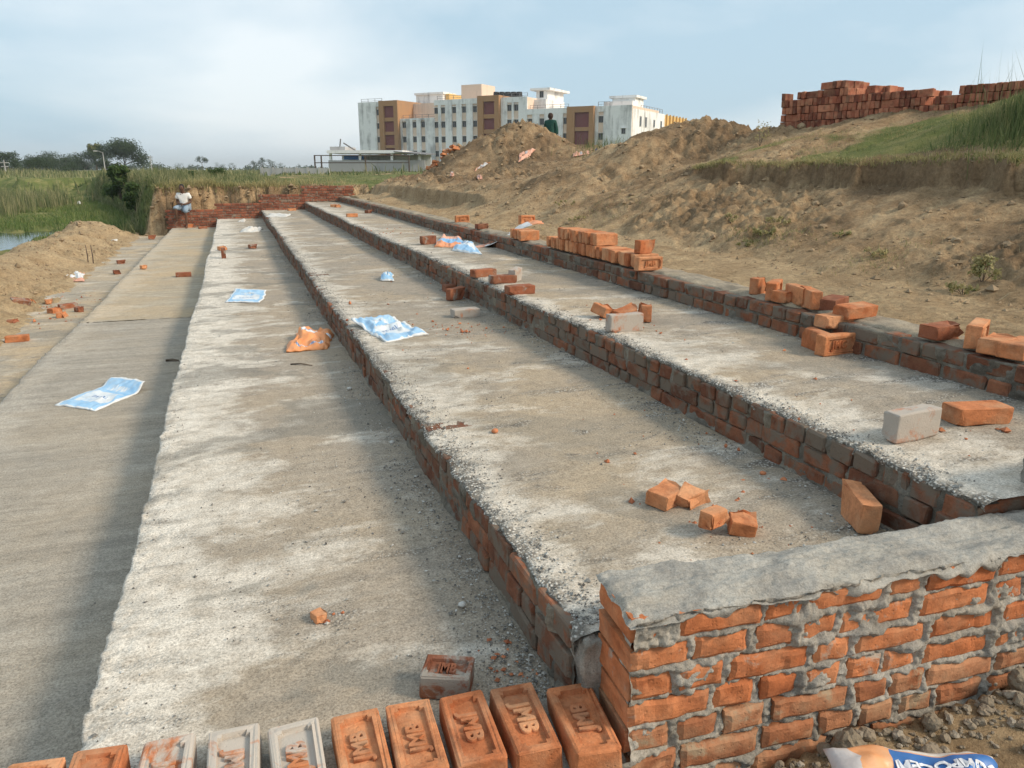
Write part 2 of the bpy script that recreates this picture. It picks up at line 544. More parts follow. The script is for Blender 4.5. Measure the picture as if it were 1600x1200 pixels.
def terrain(x, y):
    """height, grass, sand, moist for every point of the land"""
    x, y = np.asarray(x, float), np.asarray(y, float)
    d = np.hypot(x, y)
    nl = fbm(x * 0.35, y * 0.35, 4, 5)
    nm = fbm(x * 1.1, y * 1.1, 4, 11)
    # clods: ridged noise
    r1 = 1 - np.abs(fbm(x * 2.2, y * 2.2, 3, 21))
    r2 = 1 - np.abs(fbm(x * 5.5, y * 5.5, 3, 31))
    nf = fbm(x * 9, y * 9, 3, 41)
    clod = 0.050 * (r1 - 0.6) + 0.058 * (r2 - 0.6) + 0.032 * nf + 0.014 * fbm(x * 21, y * 21, 2, 43)
    edge_n = fbm(x * 1.7, y * 1.7, 3, 51)

    # ---- right bank
    foot = 4.78 - 0.45 * ss(15, 26, y) + 0.18 * edge_n
    k = 0.285 - 0.115 * ss(13, 19, y)
    up = np.clip(x - foot, 0, None)
    slope = 0.60 + 0.05 * ss(3.6, foot, x) + k * up
    slope = slope + 0.10 * ss(0, 0.5, up) * (1 - ss(0.5, 2.6, up))
    lipx = 7.0 + 0.16 * fbm(y * 1.4, y * 0.3, 4, 61) - 0.25 * ss(8, 11.5, y) + 0.10 * fbm(y * 5, x * 0 + 3, 2, 62)
    over = x - lipx
    ch = 0.25 * (1 - 0.85 * ss(8.6, 12.2, y))
    terr = 1.54 + 0.262 * np.clip(over, 0, 3.6) + 0.05 * nl
    cut = ss(-0.02, 0.045, over)
    low = 0.65 + k * (lipx - foot) - ch * 0.55
    fr_ = np.clip(up / np.maximum(lipx - foot, 0.5), 0, 1.2)
    right_near = 0.60 + 0.05 * ss(3.6, foot, x) + (1.54 - ch - 0.65) * (fr_ + 0.05 * np.sin(np.clip(fr_, 0, 1) * math.pi))
    right_near = right_near * (1 - cut) + terr * cut
    right_far = slope * 1.0
    right_far = np.minimum(right_far, 2.3)
    blend = ss(10.4, 13.0, y)
    zr = right_near * (1 - blend) + right_far * blend
    # low cut bank beside the kerb
    bh = 0.36 * ss(14.2, 15.4, y) * (1 - ss(26, 27.5, y))
    bx = 4.62 + 0.10 * edge_n - 0.35 * ss(17, 26, y)
    zr = zr + bh * (ss(0, 0.10, x - bx)) * (1 - 0.75 * ss(0.3, 3.2, x - bx))
    # hummock under the tall grass, and spoil heaps
    zr = zr + 0.34 * gauss(x, y, 9.2, 6.7, 1.4, 1.2)
    wob = 0.35 * fbm(x * 0.8, y * 0.8, 4, 71)
    m2 = 2.62 - 0.52 * np.sqrt(((x - 8.95) / 1.35) ** 2 + ((y - 14.1) / 1.15) ** 2 + 0.10) + 0.4 * wob
    m2b = 2.33 - 0.45 * np.sqrt(((x - 9.25) / 0.9) ** 2 + ((y - 12.2) / 1.25) ** 2 + 0.08) + 0.3 * wob
    zr = smax(zr, m2, 0.18)
    zr = smax(zr, m2b, 0.12)
    m1 = 3.30 - 0.62 * np.sqrt(((x - 9.55) / 1.12) ** 2 + ((y - 26.3) / 1.2) ** 2 + 0.10) + 0.45 * wob
    m1b = 2.25 - 0.30 * np.sqrt(((x - 11.2) / 1.4) ** 2 + ((y - 24.0) / 1.4) ** 2 + 0.3) + 0.5 * wob
    zr = smax(zr, m1, 0.25)
    zr = smax(zr, m1b, 0.25)
    back = ss(27.0, 33.0, y - 0.25 * (x - 9))
    plain_z = 1.02 + 0.06 * nl + 0.25 * ss(9, 16, x) * (1 - ss(60, 110, y))
    zr = np.where(back > 0, np.minimum(zr, 9) * (1 - back) + plain_z * back, zr)

    # ---- beneath and left of the steps
    zu = np.full_like(x, -0.75)
    ridge = 0.44 * np.exp(-((x + 4.15 + 0.25 * nm) / 0.78) ** 2) * (0.92 + 0.12 * fbm(x * 0.5, y * 0.5, 3, 81))
    zl = -0.50 - 0.42 * ss(-4.4, -6.2, x) * 1.0 + ridge
    zl = zl + 0.035 * ss(-2.6, -3.2, x)
    marsh = -0.80 + 0.05 * nm
    pool = ss(-6.0, -7.0, x + 0.5 * nm) * (1 - ss(34.5, 37.5, y + 0.8 * nm))
    marsh = marsh - 0.35 * pool
    lm = ss(-5.2, -6.4, x)
    zl = zl * (1 - lm) + marsh * lm
    zleft = np.where(x < -2.4, zl, zu)
    tz = ss(-2.4, -2.75, x)
    zleft = zu * (1 - tz) + zl * tz
    # ---- bank at the far end and the plain
    xb = -2.35 - 0.08 * np.clip(y - 27, 0, 13) - 0.20 * np.clip(y - 40, 0, 400) + 0.35 * fbm(x * 0.3, y * 0.6, 3, 91)
    bank = ss(-0.75, 0.05, x - xb)
    far_l = marsh * (1 - bank) + (0.98 + 0.07 * nl) * bank
    far_shore = ss(74, 84, y + 5 * nl + 0.2 * x)
    far_l = far_l * (1 - far_shore) + (0.75 + 0.25 * ss(90, 160, y)) * far_shore
    gate = ss(26.52, 26.92, y + 0.10 * edge_n + 0.05 * fbm(x * 1.3, x * 0 + 2, 2, 93) - 0.30 * np.clip(1 - np.abs(fbm(x * 1.1, y * 0.5, 3, 95)) * 2.2, 0, 1) ** 3 + 0.07 * fbm(x * 7, y * 6, 4, 94) + 0.05 * fbm(x * 18, y * 18, 2, 96))
    # left of the bank the strip of sand runs out into the marsh
    runout = ss(27.0, 30.5, y + 0.5 * nm)
    g2 = np.where(x < -2.9, runout, gate)
    zL = zleft * (1 - g2) + far_l * g2
    kerb_side = ss(3.42, 3.50, x)
    zfarR = np.where(x < 4.3, far_l * gate + zr * (1 - gate), zr)
    z = zL * (1 - kerb_side) + zfarR * kerb_side
    far_mix = ss(27.5, 31, y)
    zfar = far_l * (1 - ss(3.2, 5.5, x)) + zr * ss(3.2, 5.5, x)
    z = z * (1 - far_mix) + zfar * far_mix
    # ---- foreground before the end wall
    fr = 1 - ss(1.50, 1.58, y + 0.05 * x)
    zf = -0.10 + 0.12 * (x - 1.37) + 0.05 * nm + 0.05 * ss(0.5, 1.3, 1.45 - y) - 0.4 * (1 - ss(0.55, 1.0, x))
    frm = fr * (1 - ss(3.0, 3.4, x)) * ss(-3.2, -2.4, x)
    z = z * (1 - frm) + zf * frm

    # ---- masks
    right = ss(3.45, 3.6, x)
    terrace = ss(0.0, 0.12, over) * (1 - blend) * right
    bare = ss(0.1, 0.75, 0.12 + 0.7 * fbm(x * 0.45 + 3, y * 0.45, 4, 101) + 0.85 * ss(8.0, 10.6, y + 0.45 * (8.6 - x)))
    heap = np.maximum(gauss(x, y, 8.95, 14.1, 2.0, 1.9), gauss(x, y, 9.2, 11.9, 1.1, 1.3))
    grass = terrace * (1 - 0.75 * bare) * (1 - ss(0.25, 0.5, heap))
    weeds = 0.0 * ss(0.50, 0.78, fbm(x * 0.8, y * 0.8, 4, 111)) * right * (y < 26) * (over < -0.25) * 0.62 * ss(0.15, 0.5, up)
    grass = np.maximum(grass, weeds)
    plainm = np.maximum(ss(26.9, 27.4, y) * ss(-0.6, 0.3, x - xb) * (x < 5.5), back) * (0.75 + 0.4 * fbm(x * 0.3, y * 0.3, 4, 121))
    strip = np.maximum(lm, runout * (x < -2.6)) * ss(-0.9, -0.82, z + 0 * x)
    shore = (x < 3) * (y > 29) * 1.0
    grass = np.clip(np.maximum(np.maximum(grass, plainm), np.maximum(strip * 1.0, np.maximum(shore * (1 - bank * (1 - ss(27.3, 28, y))), far_shore * (y > 50)))), 0, 1)
    grass = grass * (1 - 0.0 * x)
    facing = ss(26.6, 26.9, y) * (1 - ss(27.0, 27.25, y)) * (x < 4.3) * (x > -3.2)
    grass = grass * (1 - facing)
    sand = np.clip((x < -2.3) * (1 - lm) * (y < 29) * 0.95 + facing * 0.15 + right * (1 - ss(0.0, 0.5, x - foot)) * 0.55 * (y < 27)
                   + 0.20 * ss(0.1, 0.6, nl) * right + frm * 0.4, 0, 1)
    crack = np.clip(1 - np.abs(fbm(x * 2.3, y * 1.2, 3, 133)) * 3.0, 0, 1) * facing
    moist = np.clip(crack * 0.9 + ss(0.15, 0.55, fbm(x * 0.55, y * 0.9, 4, 131)) * right * ss(0.2, 0.8, up) * (1 - 0.4 * sand)
                    + ss(-0.06, 0.0, over) * (1 - ss(0.03, 0.07, over)) * (1 - blend) * right * 1.2
                    + facing * ss(0.1, 0.5, fbm(x * 2.2, y * 0.2, 3, 133)) * 0.8
                    + ss(15, 18, y) * ss(0.2, 0.9, up) * right * 0.45 * (y < 31)
                    + ss(-0.03, 0.05, x - bx) * (1 - ss(0.1, 0.2, x - bx)) * ss(14.5, 15.5, y) * (y < 27) * 0.6, 0, 1)
    rough = np.clip(right * ss(0.1, 0.7, up) * (1 - terrace * 0.85) + (x < -2.6) * (1 - lm) * 0.9 + 0.35 * right + facing * 0.8, 0, 1.2) * (y < 34) + 0.25 * frm
    heapy = np.clip(ss(14.5, 18, y) * right * ss(0.3, 1.0, up) + ss(0.3, 0.7, heap) * 0.6, 0, 1)
    rough = rough * (0.30 + 0.62 * ss(-0.35, 0.45, fbm(x * 0.55 + 7, y * 0.55, 3, 141)))
    z = z + clod * rough * (1 + 0.45 * heapy) * np.clip(d / 8, 0.5, 1.3)
    z = z + facing * 0.0
    z = np.where((x > -2.2) & (x < 3.4) & (y > 1.6) & (y < 26.5), np.minimum(z, -0.6), z)
    return z, grass, sand, moist


# ------------------------------------------------------------------ land sheet (fan of rows so that far land needs few faces)
th_in = np.radians(np.arange(-22, 66.01, 0.14))
th_out = np.radians(np.concatenate([np.arange(66.0 + 3, 338 - 2, 3.0)]))
TH = np.concatenate([th_in, th_out])
rad = [0.55]
while rad[-1] < 5200:
    r_ = rad[-1]
    st = 0.016 if r_ < 3 else 0.0056 if r_ < 32 else 0.016 if r_ < 130 else 0.09
    rad.append(r_ * (1 + st))
rad = np.array(rad)
TT, RR = np.meshgrid(np.append(TH, TH[0]), rad)
GX, GY = RR * np.sin(TT), RR * np.cos(TT)
GZ, gG, gS, gM = terrain(GX, GY)
V = np.stack([GX, GY, GZ], -1).reshape(-1, 3)
me = mesh_np('ground', V, gridF(GX.shape[1], GX.shape[0])[:, ::-1], True)
attr(me, 'grass', gG)
attr(me, 'sand', gS)
attr(me, 'moist', gM)
obj('ground', me, MAT['ground'], kind='structure', label='sandy earth bank, grass terrace and river plain around the steps')


def ground_z(x, y):
    return float(terrain(np.array([x]), np.array([y]))[0][0])


# water
g = G('river_water')
wn = g.noise(g.map(g.pos, (1, 3, 1)), 1.2, 4)
g.b.inputs['Metallic'].default_value = 0
MAT['water'] = g.done((0.035, 0.05, 0.04), 0.08, g.bump(wn, 0.12, 0.05), 0.5)
me = mesh_np('water', [(-90, 8, -0.93), (-5.2, 8, -0.93), (-5.2, 45, -0.93), (-90, 45, -0.93)], [(0, 1, 2, 3)])
obj('water', me, MAT['water'], kind='structure', label='still river water beside the marsh grass')

# ------------------------------------------------------------------ concrete treads
def slab(name, x0, x1, z, m, label, seed, jag=0.018, drop=0.09, y0=YN, y1=YF, ew=None):
    ys = [y0]
    while ys[-1] < y1:
        ys.append(ys[-1] + max(0.012, 0.0055 * ys[-1]))
    ys[-1] = y1
    ys = np.array(ys)
    n = 64
    t = np.concatenate([np.linspace(0, 0.12, 16, endpoint=False), np.linspace(0.12, 1, n - 16)])
    T, Y = np.meshgrid(t, ys)
    e = jag * fbm(Y * 6, Y * 0 + seed, 4, seed) + 0.5 * jag * fbm(Y * 26, Y * 0 + seed, 2, seed + 3) + 0.02 * fbm(Y * 0.5, Y * 0, 2, seed + 9)
    X = x0 + e * (1 - T) + (x1 - x0) * T
    dx = X - (x0 + e)
    Z = z + 0.006 * fbm(X * 1.2, Y * 1.2, 3, seed + 1) + 0.0014 * fbm(X * 3, Y * 14, 3, seed + 2) + 0.0025 * fbm(X * 30, Y * 30, 2, seed + 4)
    rim = np.exp(-dx / 0.022)
    Z = Z - rim * (0.010 + 0.010 * fbm(X * 20, Y * 20, 2, seed + 5)) + np.exp(-dx / 0.07) * 0.006 * fbm(X * 35, Y * 35, 2, seed + 6)
    # skirt down the open edge
    nx = len(t)
    sk = np.stack([X[:, 0] + 0.012, Y[:, 0], Z[:, 0] - drop], -1)
    top = np.stack([X, Y, Z], -1)
    mid = np.stack([X[:, 0] + 0.008 * fbm(Y[:, 0] * 30, Y[:, 0] * 0, 2, seed), Y[:, 0], Z[:, 0] - drop * 0.45], -1)
    allv = np.concatenate([sk[:, None], mid[:, None], top], 1)
    me = mesh_np(name, allv.reshape(-1, 3), gridF(nx + 2, len(ys)), True)
    edge = np.exp(-dx / 0.20) if ew is None else np.clip(1.05 * np.exp(-(dx / ew) ** 2) * (1 + 0.25 * fbm(Y * 0.6, Y * 0 + 1, 2, seed + 8)), 0, 1)
    foot = np.exp(-(x1 - X) / 0.10)
    pad = lambda q, v: np.concatenate([np.full((len(ys), 2), v), q], 1)
    attr(me, 'edge', pad(edge, 1.0))
    attr(me, 'foot', pad(foot, 0.0))
    return obj(name, me, m, kind='structure', label=label)


slab('concrete_step', XE - 1.36, XE + 0.04, Z0, MAT['slab_0'], 'lowest sand-strewn concrete strip beside the sand ridge', 201, 0.03, 0.2)
slab('concrete_step', XE, XA + 0.05, Z1, MAT['slab_a'], 'smooth grey concrete tread with a blue sack, second from the water', 202, 0.010, 0.3, y1=10.14)
slab('concrete_step', XE, XA + 0.05, Z1 + 0.004, MAT['slab_a2'], 'tan far half of the smooth concrete tread, where the person sits', 212, 0.010, 0.3, y0=10.15)
slab('concrete_step', XA, XB + 0.03, Z2, MAT['slab_b'], 'wide concrete tread with pale ragged edge and orange sack', 203, 0.007, 0.35, ew=0.42)
slab('concrete_step', XB + 0.004, XC + 0.03, Z3, MAT['slab_c'], 'concrete tread between the two tall brick risers', 204, 0.014, 0.022, y0=1.71)
slab('concrete_step', XC + 0.004, XD + 0.03, Z4, MAT['slab_c'], 'topmost concrete tread below the brick kerb', 205, 0.014, 0.025)

# ------------------------------------------------------------------ bricks
BL, BW, BH = 0.243, 0.117, 0.073
rng = random.Random(7)


def brick_mesh(name, seed, L=BL, W=BW, H=BH, bev=0.007, jit=0.004):
    r = random.Random(seed)
    bm = bmesh.new()
    bmesh.ops.create_cube(bm, size=1.0)
    bmesh.ops.scale(bm, vec=(L, W, H), verts=bm.verts)
    for v in bm.verts:
        v.co += Vector((r.uniform(-jit, jit), r.uniform(-jit, jit), r.uniform(-jit, jit) * 0.6))
    bmesh.ops.bevel(bm, geom=list(bm.edges), offset=bev * r.uniform(0.7, 1.4), segments=1, affect='EDGES')
    for v in bm.verts:
        v.co += Vector((r.gauss(0, 1), r.gauss(0, 1), r.gauss(0, 1))) * jit * 0.35
    return bm_mesh(name, bm)


BR = [brick_mesh('brick_mesh', 100 + i) for i in range(12)]          # shared by every plain brick


def solid_mesh(name, seed, L=BL, W=BW, H=BH, cut=None):
    """a worn loose brick with more faces; cut = fraction kept, broken across"""
    r = random.Random(seed)
    bm = bmesh.new()
    bmesh.ops.create_cube(bm, size=1.0)
    bmesh.ops.scale(bm, vec=(L, W, H), verts=bm.verts)
    for _ in range(3):                     # knocked-off corners and edges
        cs = Vector((r.choice((-1, 1)) * L / 2, r.choice((-1, 1)) * W / 2, r.choice((-1, 1)) * H / 2))
        nn_ = Vector((cs.x / L * r.uniform(0.2, 1), cs.y / W * r.uniform(0.2, 1), cs.z / H * r.uniform(0.4, 1))).normalized()
        bmesh.ops.bisect_plane(bm, geom=list(bm.verts) + list(bm.edges) + list(bm.faces), plane_co=cs - nn_ * r.uniform(0.006, 0.020), plane_no=nn_, clear_outer=True)
        bmesh.ops.holes_fill(bm, edges=[e for e in bm.edges if e.is_boundary])
    if cut:
        nrm = Vector((1, r.uniform(-0.5, 0.5), r.uniform(-0.5, 0.5))).normalized()
        geom = list(bm.verts) + list(bm.edges) + list(bm.faces)
        q = bmesh.ops.bisect_plane(bm, geom=geom, plane_co=(-L / 2 + L * cut, 0, 0), plane_no=nrm, clear_outer=True)
        bmesh.ops.holes_fill(bm, edges=[e for e in bm.edges if e.is_boundary])
    bmesh.ops.bevel(bm, geom=list(bm.edges), offset=0.008, segments=2, affect='EDGES', profile=0.6)
    bmesh.ops.triangulate(bm, faces=bm.faces)
    bmesh.ops.subdivide_edges(bm, edges=[e for e in bm.edges if e.calc_length() > 0.03], cuts=1, use_grid_fill=True)
    s = r.uniform(0, 50)
    for v in bm.verts:
        k = 0.0022 * math.sin(v.co.x * 90 + s) + 0.0018 * math.sin(v.co.y * 130 + s * 2 + v.co.x * 40) + r.gauss(0, 0.0012)
        if cut and v.co.x > -L / 2 + L * cut - 0.05:
            k += r.gauss(0, 0.009)
        v.co += v.co.normalized() * k
    return bm_mesh(name, bm, False)


LOOSE = [solid_mesh('loose_brick', 300 + i) for i in range(5)]
HALF = [solid_mesh('half_brick', 320 + i, cut=c) for i, c in enumerate((0.5, 0.62, 0.42, 0.75))]
BAT = [solid_mesh('brick_bat', 340 + i, L=0.15, W=0.11, H=0.07, cut=c) for i, c in enumerate((0.5, 0.7, 0.6))]


def frog_mesh(name, seed):
    """brick with a sunk panel on its upper face"""
    r = random.Random(seed)
    bm = bmesh.new()
    bmesh.ops.create_cube(bm, size=1.0)
    bmesh.ops.scale(bm, vec=(BL, BW, BH), verts=bm.verts)
    for v in bm.verts:
        v.co += Vector((r.uniform(-1, 1), r.uniform(-1, 1), r.uniform(-.4, .4))) * 0.004
    top = max(bm.faces, key=lambda f: f.calc_center_median().z)
    q = bmesh.ops.inset_individual(bm, faces=[top], thickness=0.028)
    bmesh.ops.bevel(bm, geom=[v for v in top.verts], offset=0.010, segments=2, affect='VERTICES')
    top = max((f for f in bm.faces if abs(f.normal.z) > 0.9 and f.calc_center_median().z > 0 and abs(f.calc_center_median().x) < 0.01), key=lambda f: -abs(f.calc_center_median().y) - (0 if all(abs(v.co.x) < BL / 2 - 0.01 for v in f.verts) else 5))
    e = bmesh.ops.inset_individual(bm, faces=[top], thickness=0.003)
    bmesh.ops.translate(bm, vec=(0, 0, -0.0125), verts=list(top.verts))
    outer = [ed for ed in bm.edges if all(abs(v.co.x) > BL / 2 - 0.012 or abs(v.co.y) > BW / 2 - 0.012 for v in ed.verts)]
    outer = [ed for ed in outer if len(ed.link_faces) == 2 and ed.calc_face_angle(0) > 0.6]
    bmesh.ops.bevel(bm, geom=outer, offset=0.007, segments=3, affect='EDGES', profile=0.55)
    for v in bm.verts:
        v.co += Vector((r.gauss(0, 1), r.gauss(0, 1), r.gauss(0, 1))) * 0.0010
    return bm_mesh(name, bm)


def text_mesh(body, size, extrude, spacing=1.0):
    cu = bpy.data.curves.new('lettering', 'FONT')
    cu.body = body
    cu.size = size
    cu.extrude = extrude
    cu.offset = 0.0012 * size / 0.05
    cu.bevel_depth = 0.0009 * size / 0.05
    cu.bevel_resolution = 0
    cu.resolution_u = 3
    cu.space_character = spacing
    cu.align_x, cu.align_y = 'CENTER', 'CENTER'
    o = bpy.data.objects.new('lettering_tmp', cu)
    COL.objects.link(o)
    dg = bpy.context.evaluated_depsgraph_get()
    me = bpy.data.meshes.new_from_object(o.evaluated_get(dg))
    bpy.data.objects.remove(o)
    me.materials.clear()
    return me


FROG = [frog_mesh('stamped_brick', 400 + i) for i in range(5)]
TXT = text_mesh('JMB', 0.060, 0.0045, 1.06)
TXTC = text_mesh('JMC', 0.060, 0.0045, 1.06)


def lay(me, loc, rz, mode='flat', tilt=(0, 0), m='brick', label=None, group=None, stamp=None, flip=False, name='brick', dim=(BL, BW, BH)):
    """a loose brick: flat on its bed, 'edge' on its long side, 'end' upright; loc.z is what it rests on"""
    L, W, H = dim
    rot = {'flat': Euler((0, 0, 0)), 'edge': Euler((math.pi / 2, 0, 0)), 'edge2': Euler((-math.pi / 2, 0, 0)), 'end': Euler((0, math.pi / 2, 0))}[mode]
    hz = {'flat': H, 'edge': W, 'edge2': W, 'end': L}[mode] / 2
    mat_ = Euler((tilt[0], tilt[1], rz)).to_matrix() @ rot.to_matrix()
    o = obj(name, me, None, None, (loc[0], loc[1], loc[2] + hz), mat_.to_euler(), label, 'brick', group)
    setmat(o, MAT[m])
    if stamp is not None:
        t = obj('stamped_letters', stamp, None, o, (0, 0, BH / 2 - 0.0125 + 0.004), (0, 0, math.pi if flip else 0))
        setmat(t, MAT[m])
        t.scale = (rng.uniform(0.92, 1.04), rng.uniform(0.9, 1.08), 1)
        t.location.x += rng.uniform(-0.004, 0.004)
    return o


def far_join(name, specs, m, parent):
    """many far bricks joined into one part"""
    src = []
    for b in BR:
        v = np.array([q.co[:] for q in b.vertices])
        b2 = b.copy()
        bm = bmesh.new(); bm.from_mesh(b2); bmesh.ops.triangulate(bm, faces=bm.faces)
        f = np.array([[x.index for x in p.verts] for p in bm.faces])
        bm.free()
        bpy.data.meshes.remove(b2)
        src.append((v, f))
    VV, FF, RN, n = [], [], [], 0
    for (x, y, z, rz) in specs:
        v, f = src[rng.randrange(len(src))]
        c, s = math.cos(rz), math.sin(rz)
        q = np.stack([v[:, 0] * c - v[:, 1] * s + x, v[:, 0] * s + v[:, 1] * c + y, v[:, 2] + z], -1)
        VV.append(q); FF.append(f + n); RN.append(np.full(len(v), rng.random())); n += len(v)
    me = mesh_np(name, np.concatenate(VV), np.concatenate(FF))
    attr(me, 'rnd', np.concatenate(RN))
    return obj(name, me, m, parent, kind='stuff')


def course(y0, y1, kind, seed):
    """(y centre, is_header) along one course"""
    r = random.Random(seed)
    y, out_ = y0, []
    while y < y1:
        head = {'h': True, 's': False, 'm': r.random() < 0.55}[kind]
        wd = BW if head else BL
        g_ = r.uniform(0.008, 0.026)
        out_.append((y + wd / 2 + g_, head))
        y += wd + g_
    return out_


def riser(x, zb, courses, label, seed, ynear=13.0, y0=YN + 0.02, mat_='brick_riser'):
    """brick face looking to -X, bottom at zb; courses = list of (z above zb of the bed, kind)"""
    root = obj('brick_riser', None, loc=(x, y0, zb), label=label, cat='brick riser', kind='thing', group='brick risers of the steps')
    far, near_n = [], 0
    r = random.Random(seed)
    for ci, (zc, kind) in enumerate(courses):
        for (y, head) in course(y0, YF - 0.05, kind, seed + ci):
            dep = BL if head else BW
            px = x + dep / 2 + r.uniform(-0.008, 0.007) + 0.012 * math.sin(y * 0.9 + seed)
            pz = zb + zc + BH / 2 + r.uniform(-0.005, 0.004)
            rz = (0 if head else math.pi / 2) + r.uniform(-0.03, 0.03)
            if y < ynear and near_n < 298:
                o = obj('brick', BR[r.randrange(12)], None, root, (px - x, y - y0, pz - zb), (r.uniform(-.03, .03), r.uniform(-.02, .02), rz))
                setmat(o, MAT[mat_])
                near_n += 1
            else:
                far.append((px, y, pz, rz))
    fj = far_join('far_bricks', [(a - x, b - y0, c - zb, d) for a, b, c, d in far], MAT[mat_], root)
    # mortar bed with lumps and drips that creep over the bricks
    ys = [y0]
    while ys[-1] < YF:
        ys.append(ys[-1] + max(0.010, 0.005 * ys[-1]))
    ys = np.array(ys)
    top = courses[0][0] + BH - 0.002
    zs = np.linspace(0, top, 34)
    ZZ, YY = np.meshgrid(zs, ys)
    lump = fbm(YY * 5, ZZ * 7, 4, seed) * 0.012 + fbm(YY * 28, ZZ * 28, 2, seed + 1) * 0.005
    drip = np.clip(fbm(YY * 13, ZZ * 1.3, 2, seed + 2) - 0.42, 0, 1) * 0.05 * ss(0.05, top, ZZ)
    XX = 0.0135 - lump - drip - 0.014 * np.exp(-ZZ / 0.02) + 0.012 * np.sin(YY * 0.9 + seed)
    tt = np.stack([XX, YY - y0, ZZ], -1)
    lid = np.stack([XX[:, -1] + 0.10, YY[:, -1] - y0, ZZ[:, -1] - 0.004], -1)
    allv = np.concatenate([tt, lid[:, None]], 1)
    me = mesh_np('mortar', allv.reshape(-1, 3), gridF(len(zs) + 1, len(ys))[:, ::-1], True)
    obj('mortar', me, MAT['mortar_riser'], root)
    return root


P3 = BH + 0.0085
riser(XB, Z2, [(2 * P3, 'm'), (P3, 'm'), (0.0, 'm')], 'long brick riser rising from the tread with the orange sack', 500, y0=1.735)
riser(XC, Z3, [(0.068 * 2 + 0.008, 'h'), (0.070, 'm'), (-0.010, 'm')], 'long brick riser topped by pale gravelly concrete, below the topmost tread', 520)
riser(XD, Z4, [(P3 + 0.004, 'm'), (0.0, 'm')], 'two-course brick kerb along the foot of the earth bank', 540, ynear=15.0)

# kerb top: rough mortar and dust bedding
ys = [YN]
while ys[-1] < YF:
    ys.append(ys[-1] + max(0.012, 0.005 * ys[-1]))
ys = np.array(ys)
ts = np.linspace(0, 1, 22)
T, Y = np.meshgrid(ts, ys)
X = XD + 0.085 + 0.03 * fbm(Y * 3, Y * 0, 4, 601) * (1 - T) + (0.27 + 0.03 * fbm(Y * 1.4, Y * 0 + 4, 3, 603)) * T
Z = ZK + 0.004 + 0.010 * fbm(X * 12, Y * 6, 4, 602) - 0.03 * np.exp(-T * 14) - 0.05 * ss(0.85, 1, T)
me = mesh_np('kerb_bedding', np.stack([X, Y, Z], -1).reshape(-1, 3), gridF(22, len(ys)), True)
MAT['bedding'] = mortar_mat('dusty_mortar', (0.22, 0.185, 0.14), (0.40, 0.335, 0.25), 0.75)
obj('kerb_bedding', me, MAT['bedding'], kind='structure', label='rough mortar bedding on top of the brick kerb')

# left edge beam of the second tread is plain concrete: nothing to add
# ------------------------------------------------------------------ stepped end walls at the far end
def far_wall(name, x0, x1, zb, zt, label, seed):
    root = obj(name, None, loc=(x0, YF, zb), label=label, cat='brick wall', kind='thing', group='stepped brick end walls at the far end')
    r = random.Random(seed)
    z, k = zt - BH, 0
    while z > zb - 0.05:
        x = x0 + (0 if k % 2 else -0.06)
        while x < x1 - 0.04:
            head = r.random() < 0.3
            wd = BW if head else BL
            wd = min(wd, x1 - x + 0.03)
            o = obj('brick', BR[r.randrange(12)], None, root, (x + wd / 2 - x0, 0.06 + r.uniform(-0.008, 0.006), z + BH / 2 - zb), (0, 0, r.uniform(-.02, .02)))
            o.scale = (wd / BL, 1, 1)
            setmat(o, MAT['brick_far'])
            x += wd + 0.012
        z -= BH + 0.010
        k += 1
    bm = bmesh.new()
    box_bm(bm, ((x1 - x0) / 2, 0.12, (zt - zb) / 2 - 0.012), (x1 - x0 - 0.01, 0.22, zt - zb))
    obj('mortar', bm_mesh('mortar', bm), MAT['mortar_riser'], root)
    return root


FW = [(-1.98, XA, Z1, at_y(310, 327.7, YF).z), (XA, XB, Z2, at_y(380, 317.7, YF).z), (XB, XC, Z3, at_y(430, 304, YF).z), (XC, 3.75, Z4, at_y(500, 290.5, YF).z)]
for (a, b, zb, zt), lb in zip(FW, ('low brick end wall on which the person sits', 'brick end wall closing the second tread at the far end', 'brick end wall closing the middle tread at the far end', 'tallest brick end wall closing the topmost tread far away')):
    far_wall('brick_end_wall', a, b, zb, zt, lb, 700 + int(10 * a))
SEAT_Z = FW[0][3]

# ------------------------------------------------------------------ near end wall
WROT = R(-2.9)
wall = obj('brick_end_wall', None, loc=(0.85, 1.50, 0.0), rot=(0, 0, WROT), label='half-built brick end wall with fresh grey mortar on top, in the foreground', cat='brick wall', kind='thing')
WT = 0.425
TH_W = 0.215
WLEN = 2.6
CH = 0.0835
rects = []                                  # (x0, x1, z0, z1, protrusion)
r = random.Random(21)
low_x = -1.75
ncourse = 9
for k in range(ncourse):
    z1 = WT - 0.019 - k * CH
    z0 = z1 - CH + 0.014
    left = 0.0 if z0 > -0.005 else low_x
    x = left
    first = True
    while x < WLEN:
        if first and left == 0.0:
            wd = [0.118, 0.165, 0.125, 0.235, 0.12, 0.2][k % 6]
        else:
            wd = BW if r.random() < (0.62 if k < 3 else 0.45) else (0.165 if r.random() < 0.3 else BL)
        wd += r.uniform(-0.006, 0.006)
        rects.append((x, x + wd, z0 + r.uniform(-0.004, 0.004), z1 + r.uniform(-0.004, 0.004), r.uniform(-0.007, 0.005), k, first and left == 0.0))
        x += wd + r.uniform(0.012, 0.032)
        first = False


